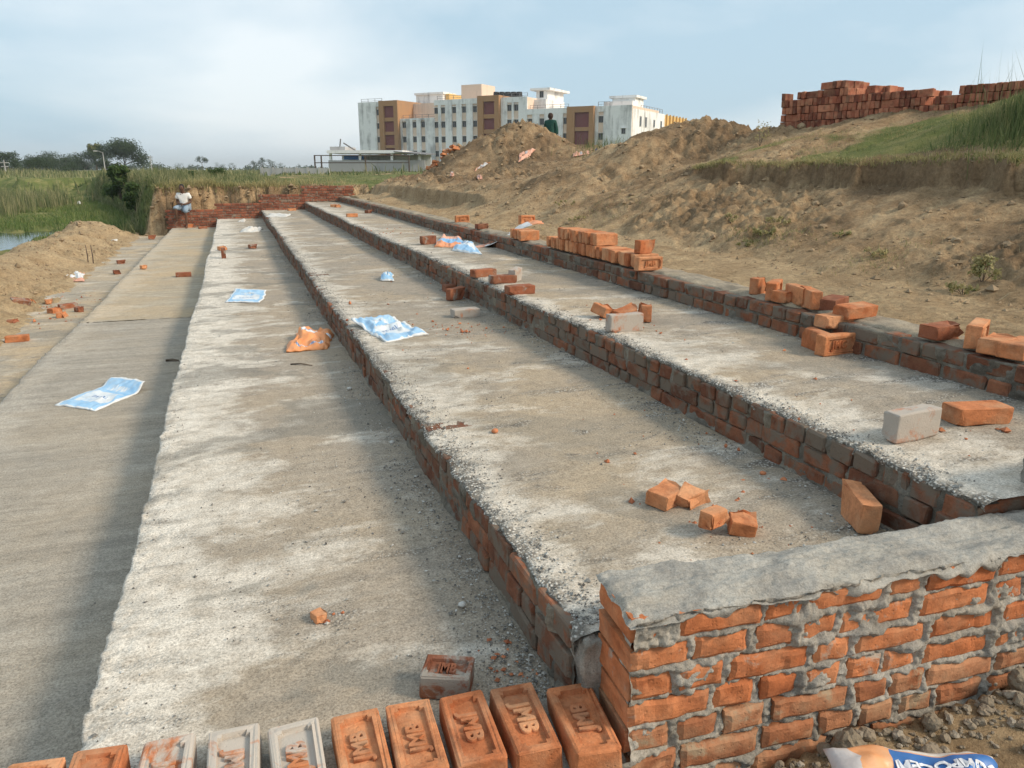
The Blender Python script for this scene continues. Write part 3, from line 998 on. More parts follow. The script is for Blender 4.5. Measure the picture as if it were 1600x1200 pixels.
def worn_face_mesh(seed, L, W, H):
    """brick whose front has chipped, uneven edges: front faces -Y"""
    rr = random.Random(seed)
    nx, nz = max(6, int(L / 0.014)), 7
    xs, zs = np.linspace(-L / 2, L / 2, nx), np.linspace(-H / 2, H / 2, nz)
    Xg, Zg = np.meshgrid(xs, zs)
    o_ = rr.uniform(0, 99)
    dx = np.minimum(Xg + L / 2, L / 2 - Xg)
    dz = np.minimum(Zg + H / 2, H / 2 - Zg)
    dd = np.minimum(dx, dz)
    Yg = -W / 2 + 0.010 * np.exp(-dd / 0.006) + 0.0025 * fbm(Xg * 25 + o_, Zg * 25, 3, seed) + 0.005 * np.clip(fbm(Xg * 16 + o_, Zg * 16 + 5, 3, seed + 1) - 0.35, 0, 1) * 2
    Xw = Xg + 0.003 * fbm(Zg * 40 + o_, Xg * 9, 2, seed + 2)
    Zw = Zg + 0.004 * fbm(Xg * 22 + o_, Zg * 3, 3, seed + 3)
    V = np.stack([Xw, Yg, Zw], -1).reshape(-1, 3)
    F = [tuple(q) for q in gridF(nx, nz)]
    n0 = len(V)
    ring = [j for j in range(nx)] + [(i + 1) * nx - 1 for i in range(1, nz)] + [(nz - 1) * nx + j for j in range(nx - 2, -1, -1)] + [i * nx for i in range(nz - 2, 0, -1)]
    back = [(V[i][0], W / 2, V[i][2]) for i in ring]
    V = np.concatenate([V, np.array(back)])
    m_ = len(ring)
    F += [(ring[(i + 1) % m_], ring[i], n0 + i, n0 + (i + 1) % m_) for i in range(m_)]
    me = bpy.data.meshes.new('brick')
    me.from_pydata([tuple(v) for v in V], [], [tuple(int(a) for a in f) for f in F] + [tuple(n0 + i for i in range(m_))])
    me.update()
    return me


for i, (x0, x1, z0, z1, pr, k, corner) in enumerate(rects):
    if x0 < 0 and k < ncourse and z1 > 0.01 and x1 < 0:
        continue
    dep = TH_W - 0.004 if corner else 0.11
    me = worn_face_mesh(800 + i, x1 - x0, dep, z1 - z0)
    o = obj('brick', me, None, wall, ((x0 + x1) / 2, dep / 2 - 0.004 + pr * (0.4 if corner else 1), (z0 + z1) / 2), (r.uniform(-.02, .02), r.uniform(-.02, .02), r.uniform(-.015, .015)))
    setmat(o, MAT['brick_wall' if k < 4 else 'brick_lower'])

# mortar face
nx, nz = 430, 112
nz = 165
xs = np.linspace(low_x, WLEN, 900)
zs = np.linspace(WT - ncourse * CH - 0.02, WT - 0.012, nz)
Xg, Zg = np.meshgrid(xs, zs)
inside = np.zeros_like(Xg)
for (x0, x1, z0, z1, pr, k, corner) in rects:
    dd = np.minimum(np.minimum(Xg - x0, x1 - Xg), np.minimum(Zg - z0, z1 - Zg))
    inside = np.maximum(inside, ss(-0.004, 0.010, dd))
big = fbm(Xg * 5.5, Zg * 8, 4, 901)
sm = fbm(Xg * 30, Zg * 30, 3, 902)
topk = ss(0.24, 0.42, Zg)
outw = -0.004 + 0.012 * big + 0.005 * sm - inside * 0.013 + 0.016 * np.clip(big - 0.15, 0, 1) + 0.010 * np.clip(fbm(Xg * 9, Zg * 14, 3, 905) - 0.2, 0, 1) + 0.004 * topk
outw = outw + topk * 0.006 * np.clip(fbm(Xg * 11 + 7, Zg * 12, 3, 907), -1, 1) + topk * 0.004
outw = outw + 0.0035 + 0.003 * topk + 0.008 * fbm(Xg * 17, Zg * 19, 4, 908) + 0.0045 * fbm(Xg * 55, Zg * 55, 3, 909) + 0.003 * fbm(Xg * 120, Zg * 120, 2, 910)
outw = np.clip(outw, -0.03, 0.022)
Yg = -outw
keep_left = (Xg >= 0.0) | (Zg < 0.002)
V = np.stack([Xg, Yg, Zg], -1).reshape(-1, 3)
F = gridF(len(xs), nz)
ok = keep_left.reshape(-1)[F].all(1)
me = mesh_np('mortar', V, F[ok], True)
mo = obj('mortar', me, MAT['mortar'], wall)
# mortar on the short end of the wall and a solid core
ysl = np.linspace(0.006, TH_W - 0.004, 26)
zl = np.linspace(-0.01, WT - 0.02, 64)
Yq, Zq = np.meshgrid(ysl, zl)
inz = np.zeros_like(Yq)
for (x0, x1, z0, z1, pr, k, corner) in rects:
    if corner:
        inz = np.maximum(inz, ss(-0.004, 0.01, np.minimum(Zq - z0, z1 - Zq)))
Xq = 0.010 - 0.008 * fbm(Yq * 7, Zq * 10, 4, 911) - 0.004 * fbm(Yq * 30, Zq * 30, 2, 912) + 0.010 * inz - 0.012 * np.clip(fbm(Yq * 6 + 3, Zq * 9, 3, 913) - 0.1, 0, 1)
me = mesh_np('mortar', np.stack([Xq, Yq, Zq], -1).reshape(-1, 3), gridF(26, 64)[:, ::-1], True)
obj('mortar', me, MAT['mortar_fresh'], wall)
bm = bmesh.new()
box_bm(bm, (WLEN / 2 + 0.02, TH_W / 2 + 0.02, (WT - 0.35) / 2 - 0.03), (WLEN - 0.06, TH_W - 0.07, WT + 0.30))
box_bm(bm, (low_x / 2, TH_W / 2 + 0.02, -0.19), (-low_x, TH_W - 0.05, 0.34))
obj('core', bm_mesh('core', bm), MAT['mortar'], wall)
# trowelled mortar bed on top
xs = np.linspace(-0.012, WLEN, 330)
ysl = np.linspace(-0.006, TH_W + 0.012, 60)
Xg, Yg = np.meshgrid(xs, ysl)
edge = np.minimum(np.minimum(Xg + 0.012, Yg + 0.006), TH_W + 0.012 - Yg)
rag = 0.012 * fbm(Xg * 9, Yg * 9, 3, 921)
Z = WT + 0.000 + 0.009 * fbm(Xg * 3, Yg * 8, 3, 922) + 0.007 * fbm(Xg * 3.5, Yg * 26, 3, 923) + 0.003 * fbm(Xg * 22, Yg * 30, 3, 929) + 0.002 * fbm(Xg * 60, Yg * 60, 2, 924)
Z = Z - 0.015 * np.exp(-np.clip(edge + rag * 0.6, 0, 1) / 0.010) - 0.005 * np.exp(-np.clip(edge, 0, 1) / 0.05)
Xj = Xg + 0.010 * fbm(Yg * 14, Xg * 14, 3, 925) * np.exp(-edge / 0.02)
Yj = Yg + 0.014 * fbm(Xg * 10, Yg * 3, 4, 926) * np.exp(-edge / 0.02)
top_ = np.stack([Xj, Yj, Z], -1)
dr = 0.004 + 0.045 * np.clip(fbm(xs * 8, xs * 0 + 2, 5, 927) - 0.12, 0, 1)
rows_ = []
for q_, (fy, fz) in enumerate([(0.006, 1.0), (-0.006, 0.9), (-0.009, 0.55), (-0.006, 0.2)]):
    rows_.append(np.stack([Xj[0], Yj[0] + fy + 0.004 * fbm(xs * 25, xs * 0 + q_, 2, 928), Z[0] - dr * fz], -1))
me = mesh_np('mortar_bed', np.concatenate([np.stack(rows_), top_]).reshape(-1, 3), gridF(330, 64), True)
obj('mortar_bed', me, MAT['mortar_fresh'], wall)
# mortar stopping the gap between riser and wall
bm = bmesh.new()
box_bm(bm, (0, 0, 0), (0.085, 0.10, 0.232))
bmesh.ops.subdivide_edges(bm, edges=bm.edges, cuts=7, use_grid_fill=True)
for v_ in bm.verts:
    v_.co += v_.normal * 0.0 + Vector((r.gauss(0, 1), r.gauss(0, 1), r.gauss(0, 1))) * 0.003 + Vector((-0.008 * math.sin(v_.co.z * 40), -0.006 * math.sin(v_.co.z * 55 + 1), 0))
obj('mortar_stop', bm_mesh('mortar_stop', bm, True), MAT['mortar'], wall, (-0.01, 0.235, 0.116))
# mortar bed under the row of loose bricks
xs = np.linspace(low_x, 0.0, 230)
ysl = np.linspace(-0.012, 0.30, 60)
Xg, Yg = np.meshgrid(xs, ysl)
edge = np.minimum(Yg + 0.012, 0.30 - Yg)
Z = 0.001 + 0.008 * fbm(Xg * 7, Yg * 9, 4, 931) + 0.003 * fbm(Xg * 40, Yg * 40, 2, 932) - 0.05 * np.exp(-edge / 0.012)
me = mesh_np('mortar_bed', np.stack([Xg, Yg + 0.01 * fbm(Xg * 9, Yg * 2, 3, 933), Z], -1).reshape(-1, 3), gridF(230, 60), True)
obj('mortar_bed', me, MAT['mortar'], wall)
# the next, higher end wall begins at the picture's right edge
wall2 = obj('brick_end_wall', None, loc=(2.40, 1.475, 0.41), rot=(0, 0, WROT), label='higher brick end wall just showing past the mortar-topped wall', cat='brick wall', kind='thing')
for k in range(3):
    x = 0.0
    while x < 0.9:
        wd = BW if r.random() < 0.5 else BL
        o = obj('brick', BR[r.randrange(12)], None, wall2, (x + wd / 2, (BW if wd > 0.2 else BL) / 2 - 0.012 + r.uniform(-.006, .004), 0.012 + k * CH + BH / 2), (0, 0, 0 if wd > 0.2 else math.pi / 2))
        setmat(o, MAT['brick_wall'])
        x += wd + 0.014
bm = bmesh.new()
box_bm(bm, (0.49, 0.118, 0.123), (0.96, 0.225, 0.262))
bmesh.ops.subdivide_edges(bm, edges=bm.edges, cuts=9, use_grid_fill=True)
for v_ in bm.verts:
    v_.co += Vector((r.gauss(0, 1), r.gauss(0, 1), r.gauss(0, 1))) * 0.0035
obj('mortar', bm_mesh('mortar', bm, True), MAT['mortar'], wall2)

# ------------------------------------------------------------------ row of stamped bricks in the foreground
ROW = [  # centre x, rotation about z, tilt, material, text flip, label
    (0.792, -0.10, 'brick', False, 'deep orange stamped brick leaning against the end wall corner, last of the foreground row'),
    (0.643, -0.055, 'brick', True, 'orange stamped brick second from the end wall in the foreground row'),
    (0.497, -0.050, 'brick', True, 'orange stamped brick with white chipped far corner, third from the end wall'),
    (0.352, -0.045, 'brick', False, 'orange stamped brick fourth from the end wall in the foreground row'),
    (0.210, 0.0, 'brick', False, 'orange stamped brick beside the cement-covered ones in the foreground row'),
    (0.055, 0.015, 'brick_row', False, 'pale cement-smeared brick with clean rim, sixth from the end wall'),
    (-0.100, -0.03, 'brick_row', True, 'cement-plastered brick with a damp grey patch in the foreground row'),
    (-0.262, -0.05, 'brick_row', True, 'brick under crusted cement with orange far edge, eighth from the end wall'),
    (-0.425, -0.08, 'brick', False, 'orange brick with cement on its right half, second from the row\'s left end'),
    (-0.575, -0.10, 'brick', True, 'orange brick at the left end of the foreground row'),
]
for i, (x, rz, mm, fl, lb) in enumerate(ROW):
    x -= 0.028
    yc = 1.765 - 0.085 * x - 0.068 + (0.0 if i else -0.04)
    lay(FROG[i % 5], (x, yc + (0.02 if x < 0 else 0), 0.006), math.pi / 2 + rz, 'flat', (rng.uniform(-.02, .02), rng.uniform(-.02, .02)), mm, lb, 'row of stamped bricks on the near wall', TXT, fl).scale = (1.10, 1.07, 1.05)

# ------------------------------------------------------------------ loose bricks (u, v of the near foot, level)
def put(u, v, z, me, rz, mode='flat', m='brick', label=None, group='loose bricks left on the steps', tilt=(0, 0), stamp=None, flip=False, dim=(BL, BW, BH), dz=0.0, push=0.06):
    p = at(u, v, z)
    d = Vector((p.x, p.y, 0)).normalized() * push
    return lay(me, (p.x + d.x, p.y + d.y, z + dz), rz, mode, tilt, m, label, group, stamp, flip, dim=dim)


HD = (BL * 0.5, BW, BH)
# topmost tread
put(1420, 690, Z4, LOOSE[0], 0.10, 'edge', 'brick_cem', 'brick coated with pale grey cement on the topmost tread edge')
put(1524, 664, Z4, LOOSE[1], -0.18, 'flat', 'brick', 'clean orange brick lying behind the cement-coated one')
put(1304, 556, Z4, FROG[0], 0.06, 'edge', 'brick', 'stamped brick on edge below another at the kerb foot', stamp=TXTC, push=0.05)
put(1276, 556, Z4, LOOSE[2], 1.4, 'edge', 'brick', 'brick on edge seen end-on beside the stamped brick at the kerb', push=0.14)
put(1303, 540, Z4, LOOSE[3], 0.05, 'flat', 'brick', 'brick lying on top of the stamped pair at the kerb foot', dz=BW + 0.002, push=0.0)
put(975, 520, Z4, LOOSE[4], 0.05, 'edge', 'brick_cem', 'grey cement-faced brick standing in front of the broken pile')
put(947, 498, Z4, HALF[0], 0.6, 'flat', 'brick', 'broken brick at the left of the small pile on the tread', tilt=(0.3, 0.2), push=0.12)
put(985, 502, Z4, HALF[1], 0.2, 'flat', 'brick', 'broken brick behind the grey cement-faced brick', tilt=(0.1, -0.2), push=0.16)
put(1006, 503, Z4, HALF[2], 1.2, 'edge', 'brick', 'broken brick at the right of the small pile on the tread', push=0.10)
put(812, 460, Z4, LOOSE[0], 0.1, 'flat', 'brick_dull', 'orange brick with grey near face at the tread edge', push=0.04)
put(786, 443, Z4, LOOSE[1], 0.05, 'flat', 'brick_dull', 'dull red brick behind the orange one at the tread edge', push=0.05)
put(806, 441, Z4, HALF[3], 0.9, 'edge', 'brick_cem', 'pale broken brick standing between two bricks at the tread edge', push=0.1)
put(755, 433, Z4, LOOSE[2], 0.2, 'flat', 'brick_dull', 'dark red brick lying alone farther along the tread edge', push=0.05)
put(669, 382, Z4, LOOSE[3], 0.4, 'edge', 'brick_dull', 'dark brick standing near the blue and orange sack', push=0.05)
put(530, 324, Z4, HALF[0], 0.3, 'flat', 'brick', 'cluster brick on the topmost tread near the far wall')
put(522, 323.5, Z4, HALF[2], 1.0, 'flat', 'brick', 'small broken brick beside the cluster near the far wall')
put(511, 315.5, Z4, LOOSE[1], 0.2, 'flat', 'brick', 'orange brick lying against the far end wall')
put(550, 339, Z4, LOOSE[2], 0.1, 'flat', 'brick', 'light orange brick lying mid-tread toward the far end')
put(578, 333, Z4, HALF[1], 0.7, 'flat', 'brick_dull', 'dull half brick near the kerb toward the far end')
# middle tread
put(1337, 822, Z3, HALF[3], 1.15, 'edge', 'brick', 'rounded orange brick standing on edge near the end wall', tilt=(0.05, 0.0), push=0.05)
put(1045, 794, Z3, HALF[1], 0.5, 'flat', 'brick', 'broken brick at the left of the four on the middle tread', tilt=(0.05, 0.0)).scale = (0.8, 0.8, 0.8)
put(1082, 798, Z3, BAT[1], -0.8, 'flat', 'brick', 'wedge of broken brick beside the left broken brick', dim=(0.12, 0.1, 0.06), tilt=(0.35, 0.3), push=0.04).scale = (0.8, 0.8, 0.8)
put(1113, 841, Z3, BAT[0], 1.9, 'end', 'brick', 'small broken brick standing upright nearest the end wall', dim=(0.07, .1, .07), push=0.03).scale = (0.8, 0.8, 0.8)
put(1154, 831, Z3, HALF[0], 1.1, 'flat', 'brick', 'broken brick with a notch at the right of the four', tilt=(0.15, -0.1), push=0.05).scale = (0.8, 0.8, 0.8)
put(727, 496, Z3, LOOSE[0], 0.1, 'flat', 'brick_cem', 'grey-sided brick out on the middle tread', push=0.04)
put(714, 469, Z3, HALF[3], 0.5, 'edge', 'brick_dull', 'dark red half brick at the riser foot', push=0.05)
put(710, 457, Z3, LOOSE[3], 0.1, 'flat', 'brick_dull', 'dark red brick behind the half brick at the riser foot', push=0.1)
put(456, 329.5, Z3, LOOSE[1], 0.2, 'flat', 'brick', 'brick lying at the foot of the far middle wall')
# tread with the orange sack
put(700, 1094, Z2, FROG[3], -0.45, 'flat', 'brick_dull', 'dull red stamped brick behind the foreground row', tilt=(0.0, 0.0), stamp=TXT, push=0.05, dz=0.004).scale = (0.60, 0.95, 1.0)
put(350, 404, Z2, LOOSE[2], 0.0, 'end', 'brick_dull', 'red brick standing on the pale tread edge far along', dim=(0.12, BW, BH))
put(351, 391, Z2, HALF[0], 0.4, 'flat', 'brick', 'broken brick just beyond the one standing on the pale edge')
put(399, 388, Z2, HALF[1], 0.4, 'flat', 'brick_dull', 'dark half brick in the middle of the pale tread')
put(506, 968, Z2, BAT[0], 0.4, 'flat', 'brick', 'small chip of orange brick on the pale tread', dim=(0.02, .02, .03), push=0.01).scale = (0.5, 0.42, 0.42)
# smooth tread
put(287, 433, Z1, LOOSE[3], 0.02, 'flat', 'brick_dull', 'whole red brick lying across the smooth grey tread')
put(227, 421, Z1, BAT[2], 0.5, 'flat', 'brick', 'small broken brick on the smooth grey tread')
put(298, 356, Z1, HALF[3], 0.3, 'edge', 'brick', 'pale brick at the seated person\'s foot')
put(317, 358, Z1, LOOSE[0], 0.3, 'flat', 'brick_dull', 'dark brick lying along the far wall right of the person')
put(326, 354, Z1, HALF[0], 0.0, 'flat', 'brick', 'half brick against the far wall beside the dark brick')
# lowest strip
for k, (u, v, me_, rz, mo_, mm, lb) in enumerate([
    (28, 535, LOOSE[4], 0.1, 'flat', 'brick', 'whole orange brick nearest on the lowest sandy strip'),
    (107, 483, LOOSE[0], 0.5, 'flat', 'brick_dull', 'red brick within the scatter of brick pieces by the slab joint'),
    (90, 489, HALF[0], 0.9, 'flat', 'brick', 'left half brick in the scatter of brick pieces by the slab joint'),
    (98, 497, BAT[1], 0.2, 'flat', 'brick', 'brick chip lowest in the scatter by the slab joint'),
    (128, 488, BAT[0], 0.7, 'flat', 'brick_dull', 'brick chip nearest the slab joint in the scatter'),
    (188, 428, HALF[2], 0.3, 'flat', 'brick_dull', 'dark half brick on the lowest strip near the slab joint'),
    (193, 412, HALF[1], 0.3, 'flat', 'brick_dull', 'dark half brick farther along the lowest strip'),
    (239, 374, HALF[3], 0.2, 'edge', 'brick_dull', 'brick standing near the earth bank on the lowest strip'),
    (52, 476, HALF[0], 0.4, 'flat', 'brick', 'half brick at the foot of the sand ridge'),
    (33, 484, LOOSE[2], 0.9, 'flat', 'brick', 'orange brick half sunk at the sand ridge foot'),
    (15, 490, LOOSE[1], 0.3, 'flat', 'brick_dull', 'dull brick against the sand ridge at the picture\'s left edge'),
    (80, 476, BAT[2], 0.3, 'flat', 'brick', 'brick chip between the ridge and the scatter'),
    (22, 509, BAT[1], 0.1, 'flat', 'brick_dull', 'small brick chip behind the whole orange brick'),
]):
    put(u, v, Z0, me_, rz, mo_, mm, lb, dim=HD if me_ in HALF else (BL, BW, BH))
p = at(29, 455, -0.2)
lay(LOOSE[2], (p.x, p.y, ground_z(p.x, p.y) - 0.03), 0.5, 'flat', (0.3, 0.2), 'brick_dull', 'dull red brick lying on the slope of the sand ridge', 'loose bricks left on the steps')

# bricks along the kerb
KG = 'bricks set out along the kerb'
put(722, 348, ZK, FROG[1], 0.05, 'edge', 'brick', 'stamped brick standing alone farthest along the kerb', KG, stamp=TXT)
put(756, 358, ZK, HALF[3], 0.1, 'flat', 'brick_dull', 'half brick lying on the kerb between stamped brick and sack', KG)
for k in range(5):
    q = at(833, 378, ZK)
    lay(LOOSE[k], (XD + 0.16 + rng.uniform(-.01, .01), q.y + 0.28 + k * 0.083, ZK), rng.uniform(-.06, .06), 'edge', (0, 0), 'brick', 'orange brick on edge in the short row behind the white sack', KG)
put(826, 377, ZK, LOOSE[1], 0.05, 'edge', 'brick', 'brick lying broadside at the near end of the short row', KG, push=0.1)
put(823, 363, ZK, FROG[2], 0.25, 'edge', 'brick', 'stamped brick standing on top of the broadside brick', KG, stamp=TXT, flip=True, dz=BW + 0.002, push=0.0)
ya, yb = at(1000, 421, ZK).y, at(857, 386, ZK).y
n = int((yb - ya) / 0.088)
STK = 'orange bricks stacked on edge on the kerb'
for k in range(n):
    y = ya + 0.12 + k * 0.088
    lay(LOOSE[k % 5], (XD + 0.145 + rng.uniform(-.02, .02), y, ZK + 0.004), rng.uniform(-.07, .07), 'edge', (rng.uniform(-.03, .03), 0), 'brick', 'orange brick on edge in the lower row of the kerb stack', STK)
    if 0.36 * n < k < 0.82 * n:
        lay(LOOSE[(k + 2) % 5], (XD + 0.15 + rng.uniform(-.02, .02), y + 0.02, ZK + BW + 0.006), rng.uniform(-.08, .08), 'edge', (rng.uniform(-.03, .03), 0), 'brick', 'orange brick on edge in the upper row of the kerb stack', STK)
put(1013, 423, ZK, FROG[4], 0.03, 'edge', 'brick', 'stamped brick broadside at the near end of the kerb stack', KG, stamp=TXT, push=0.05)
lay(HALF[1], (XD + 0.19, ya + 0.16, ZK + BW + 0.006), 0.3, 'edge', (0, 0.02), 'brick', 'broken brick set upright on the near end of the kerb stack', KG)
put(1208, 468, ZK, FROG[0], 0.75, 'edge', 'brick', 'brick with a stamped end, left of the kerb cluster', KG, push=0.06)
put(1190, 463, ZK, HALF[0], 0.4, 'edge', 'brick', 'broken brick behind the left brick of the kerb cluster', KG, push=0.15)
put(1226, 472, ZK, BAT[0], 0.3, 'flat', 'brick', 'small brick chip between bricks of the kerb cluster', KG, push=0.03)
put(1246, 478, ZK, LOOSE[3], 1.35, 'edge', 'brick', 'brick on edge seen end-on in the kerb cluster', KG, push=0.1)
put(1264, 483, ZK, HALF[3], 1.2, 'edge', 'brick', 'chunky broken brick on edge in the middle of the kerb cluster', KG, push=0.08)
put(1300, 487, ZK, LOOSE[0], 0.5, 'flat', 'brick_dull', 'low dull brick behind the wide brick of the kerb cluster', KG, push=0.12)
put(1335, 497, ZK, LOOSE[4], 0.10, 'flat', 'brick', 'wide orange brick lying flat at the right of the kerb cluster', KG, push=0.05, tilt=(0.08, 0))
put(1474, 530, ZK, HALF[3], 0.05, 'flat', 'brick_dull', 'half brick with dark near face, alone on the kerb', KG, push=0.05)
put(1523, 543, ZK, FROG[1], 0.55, 'edge', 'brick', 'stamped brick standing on the kerb near the picture\'s right edge', KG, stamp=TXT, push=0.07)
put(1562, 552, ZK, HALF[1], 0.3, 'flat', 'brick', 'broken brick beside the standing stamped brick on the kerb', KG, push=0.05)
put(1592, 559, ZK, LOOSE[2], 0.3, 'flat', 'brick', 'brick lying on the kerb cut by the picture\'s right edge', KG, push=0.05)

# ------------------------------------------------------------------ long brick pile on the rise
pl, pr = at_d(1218, 200, 15.3), at_d(1500, 170, 13.6)
pdir = Vector((pr.x - pl.x, pr.y - pl.y, 0)).normalized()
pnrm = Vector((pdir.y, -pdir.x, 0))                 # towards the back
if pnrm.dot(Vector((pl.x, pl.y, 0))) < 0:
    pnrm = -pnrm


def on_plane(u, v, p0, dirn):
    n_ = Vector((-dirn.y, dirn.x, 0))
    d = ray(u, v)
    t = (n_.dot(Vector((p0.x, p0.y, 0)))) / n_.dot(d)
    q = d * t + Vector((0, 0, CAMZ))
    return (q - Vector((p0.x, p0.y, 0))).dot(dirn), q.z


prof = [(1218, 152), (1247, 152), (1248, 139), (1278, 139), (1279, 126), (1318, 126), (1326, 143), (1349, 142), (1350, 135), (1373, 136), (1374, 143), (1424, 143), (1425, 140), (1444, 141), (1446, 158), (1478, 154), (1497, 148), (1499, 131), (1560, 128), (1640, 122), (1720, 118)]
prof = [on_plane(u, v, pl, pdir) for u, v in prof]
ps, pz = [q[0] for q in prof], [q[1] for q in prof]
pang = math.atan2(pdir.y, pdir.x)
plan_bricks, back_bricks = [], []
rp_ = random.Random(55)
EH = BW + 0.004
for wy in range(3):
    s = -0.02
    zg0 = min(ground_z(pl.x + pdir.x * q, pl.y + pdir.y * q) for q in (0, 0.5, 1.0)) - 0.10
    for lev in range(14):
        z = zg0 + lev * EH
        s = rp_.uniform(-0.03, 0.03)
        while s < ps[-1]:
            broad = rp_.random() < 0.07
            wd = BL if broad else BH
            sc = s + wd / 2
            ht = np.interp(sc, ps, pz) + rp_.uniform(-0.02, 0.02)
            gx, gy = pl.x + pdir.x * sc, pl.y + pdir.y * sc
            if z + EH * 0.55 < ht and z + EH > 2.0:
                dep = (BL if not broad else BW)
                off = wy * (BL + 0.01) + dep / 2 + rp_.uniform(-0.018, 0.018)
                plan_bricks.append((gx + pnrm.x * off, gy + pnrm.y * off, z + EH / 2, broad, wy, lev, sc))
            s += wd + rp_.uniform(0.002, 0.012)
shown = [b for b in plan_bricks if b[4] == 0 and b[2] > ground_z(b[0], b[1]) - 0.02]
shown.sort(key=lambda b: -b[2] + (0.9 if b[6] > 3.3 else 0))
keep = set(id(b) for b in shown[:178])
rest = []
PG = 'bricks of the long pile on the grassy rise'
for b in plan_bricks:
    rz = pang + (0 if b[3] else math.pi / 2)
    ro = Euler((math.pi / 2, 0, rz + rp_.uniform(-.06, .06)))
    if id(b) in keep:
        o = obj('brick', BR[rp_.randrange(12)], None, None, b[:3], ro,
                'dark red brick in the front face of the long pile on the grassy rise', 'brick', PG)
        setmat(o, MAT['brick_pile'])
    else:
        rest.append((b, ro))
src_v = np.array([q.co[:] for q in BR[3].vertices])
bm = bmesh.new(); bm.from_mesh(BR[3]); bmesh.ops.triangulate(bm, faces=bm.faces)
src_f = np.array([[x.index for x in p_.verts] for p_ in bm.faces]); bm.free()
VV, FF, RN = [], [], []
for k, (b, ro) in enumerate(rest):
    m3 = np.array(ro.to_matrix())
    VV.append(src_v @ m3.T + np.array(b[:3])); FF.append(src_f + k * len(src_v)); RN.append(np.full(len(src_v), rp_.random()))
me = mesh_np('brick_pile', np.concatenate(VV), np.concatenate(FF))
attr(me, 'rnd', np.concatenate(RN))
obj('brick_pile', me, MAT['brick_pile'], kind='stuff', label='remaining red bricks inside and behind the long pile', cat='bricks')

# ------------------------------------------------------------------ grass and reeds
nr = np.random.default_rng(3)


def blades(name, X, Y, Z, H, Wd, m, label, lean=0.35, parent=None, cat=None, kind='stuff', curl=0.5):
    n_ = len(X)
    a = nr.uniform(0, 2 * np.pi, n_)
    fx, fy = np.cos(a), np.sin(a)
    la = nr.uniform(0, 2 * np.pi, n_)
    ll = np.abs(nr.normal(0, lean, n_)) * H
    lx, ly = np.cos(la) * ll, np.sin(la) * ll
    b = np.stack([X, Y, Z - 0.02], -1)
    side = np.stack([fx, fy, 0 * fx], -1) * (Wd / 2)[:, None]
    mid = b + np.stack([lx * 0.35, ly * 0.35, H * 0.58], -1)
    tip = b + np.stack([lx, ly, H * (1 - curl * 0.25 * (ll / np.maximum(H, 1e-6)))], -1)
    V = np.stack([b - side, b + side, mid + side * 0.7, mid - side * 0.7, tip], 1).reshape(-1, 3)
    i = np.arange(n_)[:, None] * 5
    F = np.concatenate([i + np.array([[0, 1, 2]]), i + np.array([[0, 2, 3]]), i + np.array([[3, 2, 4]])])
    me = mesh_np(name, V, F)
    attr(me, 'rnd', np.repeat(nr.random(n_), 5))
    return obj(name, me, m, parent, label=label, cat=cat, kind=kind)


def scatter(n_, x0, x1, y0, y1, keepf=None, bygrass=0.4):
    X, Y = nr.uniform(x0, x1, n_), nr.uniform(y0, y1, n_)
    Z, gr, sa, mo = terrain(X, Y)
    k = gr > bygrass * nr.uniform(0.6, 1.4, n_)
    if keepf is not None:
        k &= keepf(X, Y, Z)
    return X[k], Y[k], Z[k]


# lawn on the terrace
X, Y, Z = scatter(110000, 6.85, 12.0, 3.6, 14.0, lambda x, y, z: (z > 1.3))
tuft = np.clip(fbm(X * 1.5, Y * 1.5, 3, 301) + 0.6, 0.15, 1.4)
blades('grass', X, Y, Z, nr.uniform(0.02, 0.06, len(X)) * (0.5 + 0.6 * tuft), nr.uniform(0.006, 0.012, len(X)), MAT['lawn'], 'short green grass on the terrace above the cut bank', 0.6)
# ragged turf hanging at the lip
Y = nr.uniform(3.8, 11.0, 5000)
X = np.full_like(Y, 7.0)
lx_ = 7.0 + 0.16 * fbm(Y * 1.4, Y * 0.3, 4, 61) - 0.25 * ss(8, 11.5, Y) + 0.10 * fbm(Y * 5, Y * 0 + 3, 2, 62)
X = lx_ + nr.uniform(0.03, 0.20, len(Y))
Z = terrain(X, Y)[0]
blades('grass', X, Y, Z, nr.uniform(0.03, 0.09, len(X)), nr.uniform(0.006, 0.012, len(X)), MAT['lawn'], 'ragged turf along the lip of the cut bank', 0.9)
# tall grass clump on the right
c = at_d(1590, 190, 9.6)
X, Y = nr.normal(c.x + 1.1, 0.55, 4200), nr.normal(c.y + 0.1, 0.55, 4200)
k = (X > 7.3)
X, Y = X[k], Y[k]
Z = terrain(X, Y)[0]
f_ = np.exp(-(((X - c.x - 0.7) / 1.0) ** 2 + ((Y - c.y - .2) / 0.9) ** 2))
blades('tall_grass', X, Y, Z, (0.06 + 0.30 * f_) * nr.uniform(0.5, 1.2, len(X)), nr.uniform(0.006, 0.014, len(X)), MAT['tall'], 'tall dark grass clump at the right end of the brick pile', 0.4)
X, Y = nr.normal(c.x + 0.45, 0.40, 110), nr.normal(c.y + 0.2, 0.42, 110)
Z = terrain(X, Y)[0]
blades('tall_grass', X, Y, Z, nr.uniform(0.5, 1.0, len(X)), nr.uniform(0.004, 0.007, len(X)), MAT['tall'], 'thin pale seed stalks rising above the tall grass clump', 0.22)
# saddle between the heaps
c = at_d(985, 232, 25.5)
X, Y = nr.normal(c.x, 0.8, 900), nr.normal(c.y, 0.8, 900)
blades('tall_grass', X, Y, terrain(X, Y)[0], nr.uniform(0.15, 0.55, len(X)), nr.uniform(0.01, 0.02, len(X)), MAT['tall'], 'weedy grass in the saddle between the two earth heaps', 0.4)
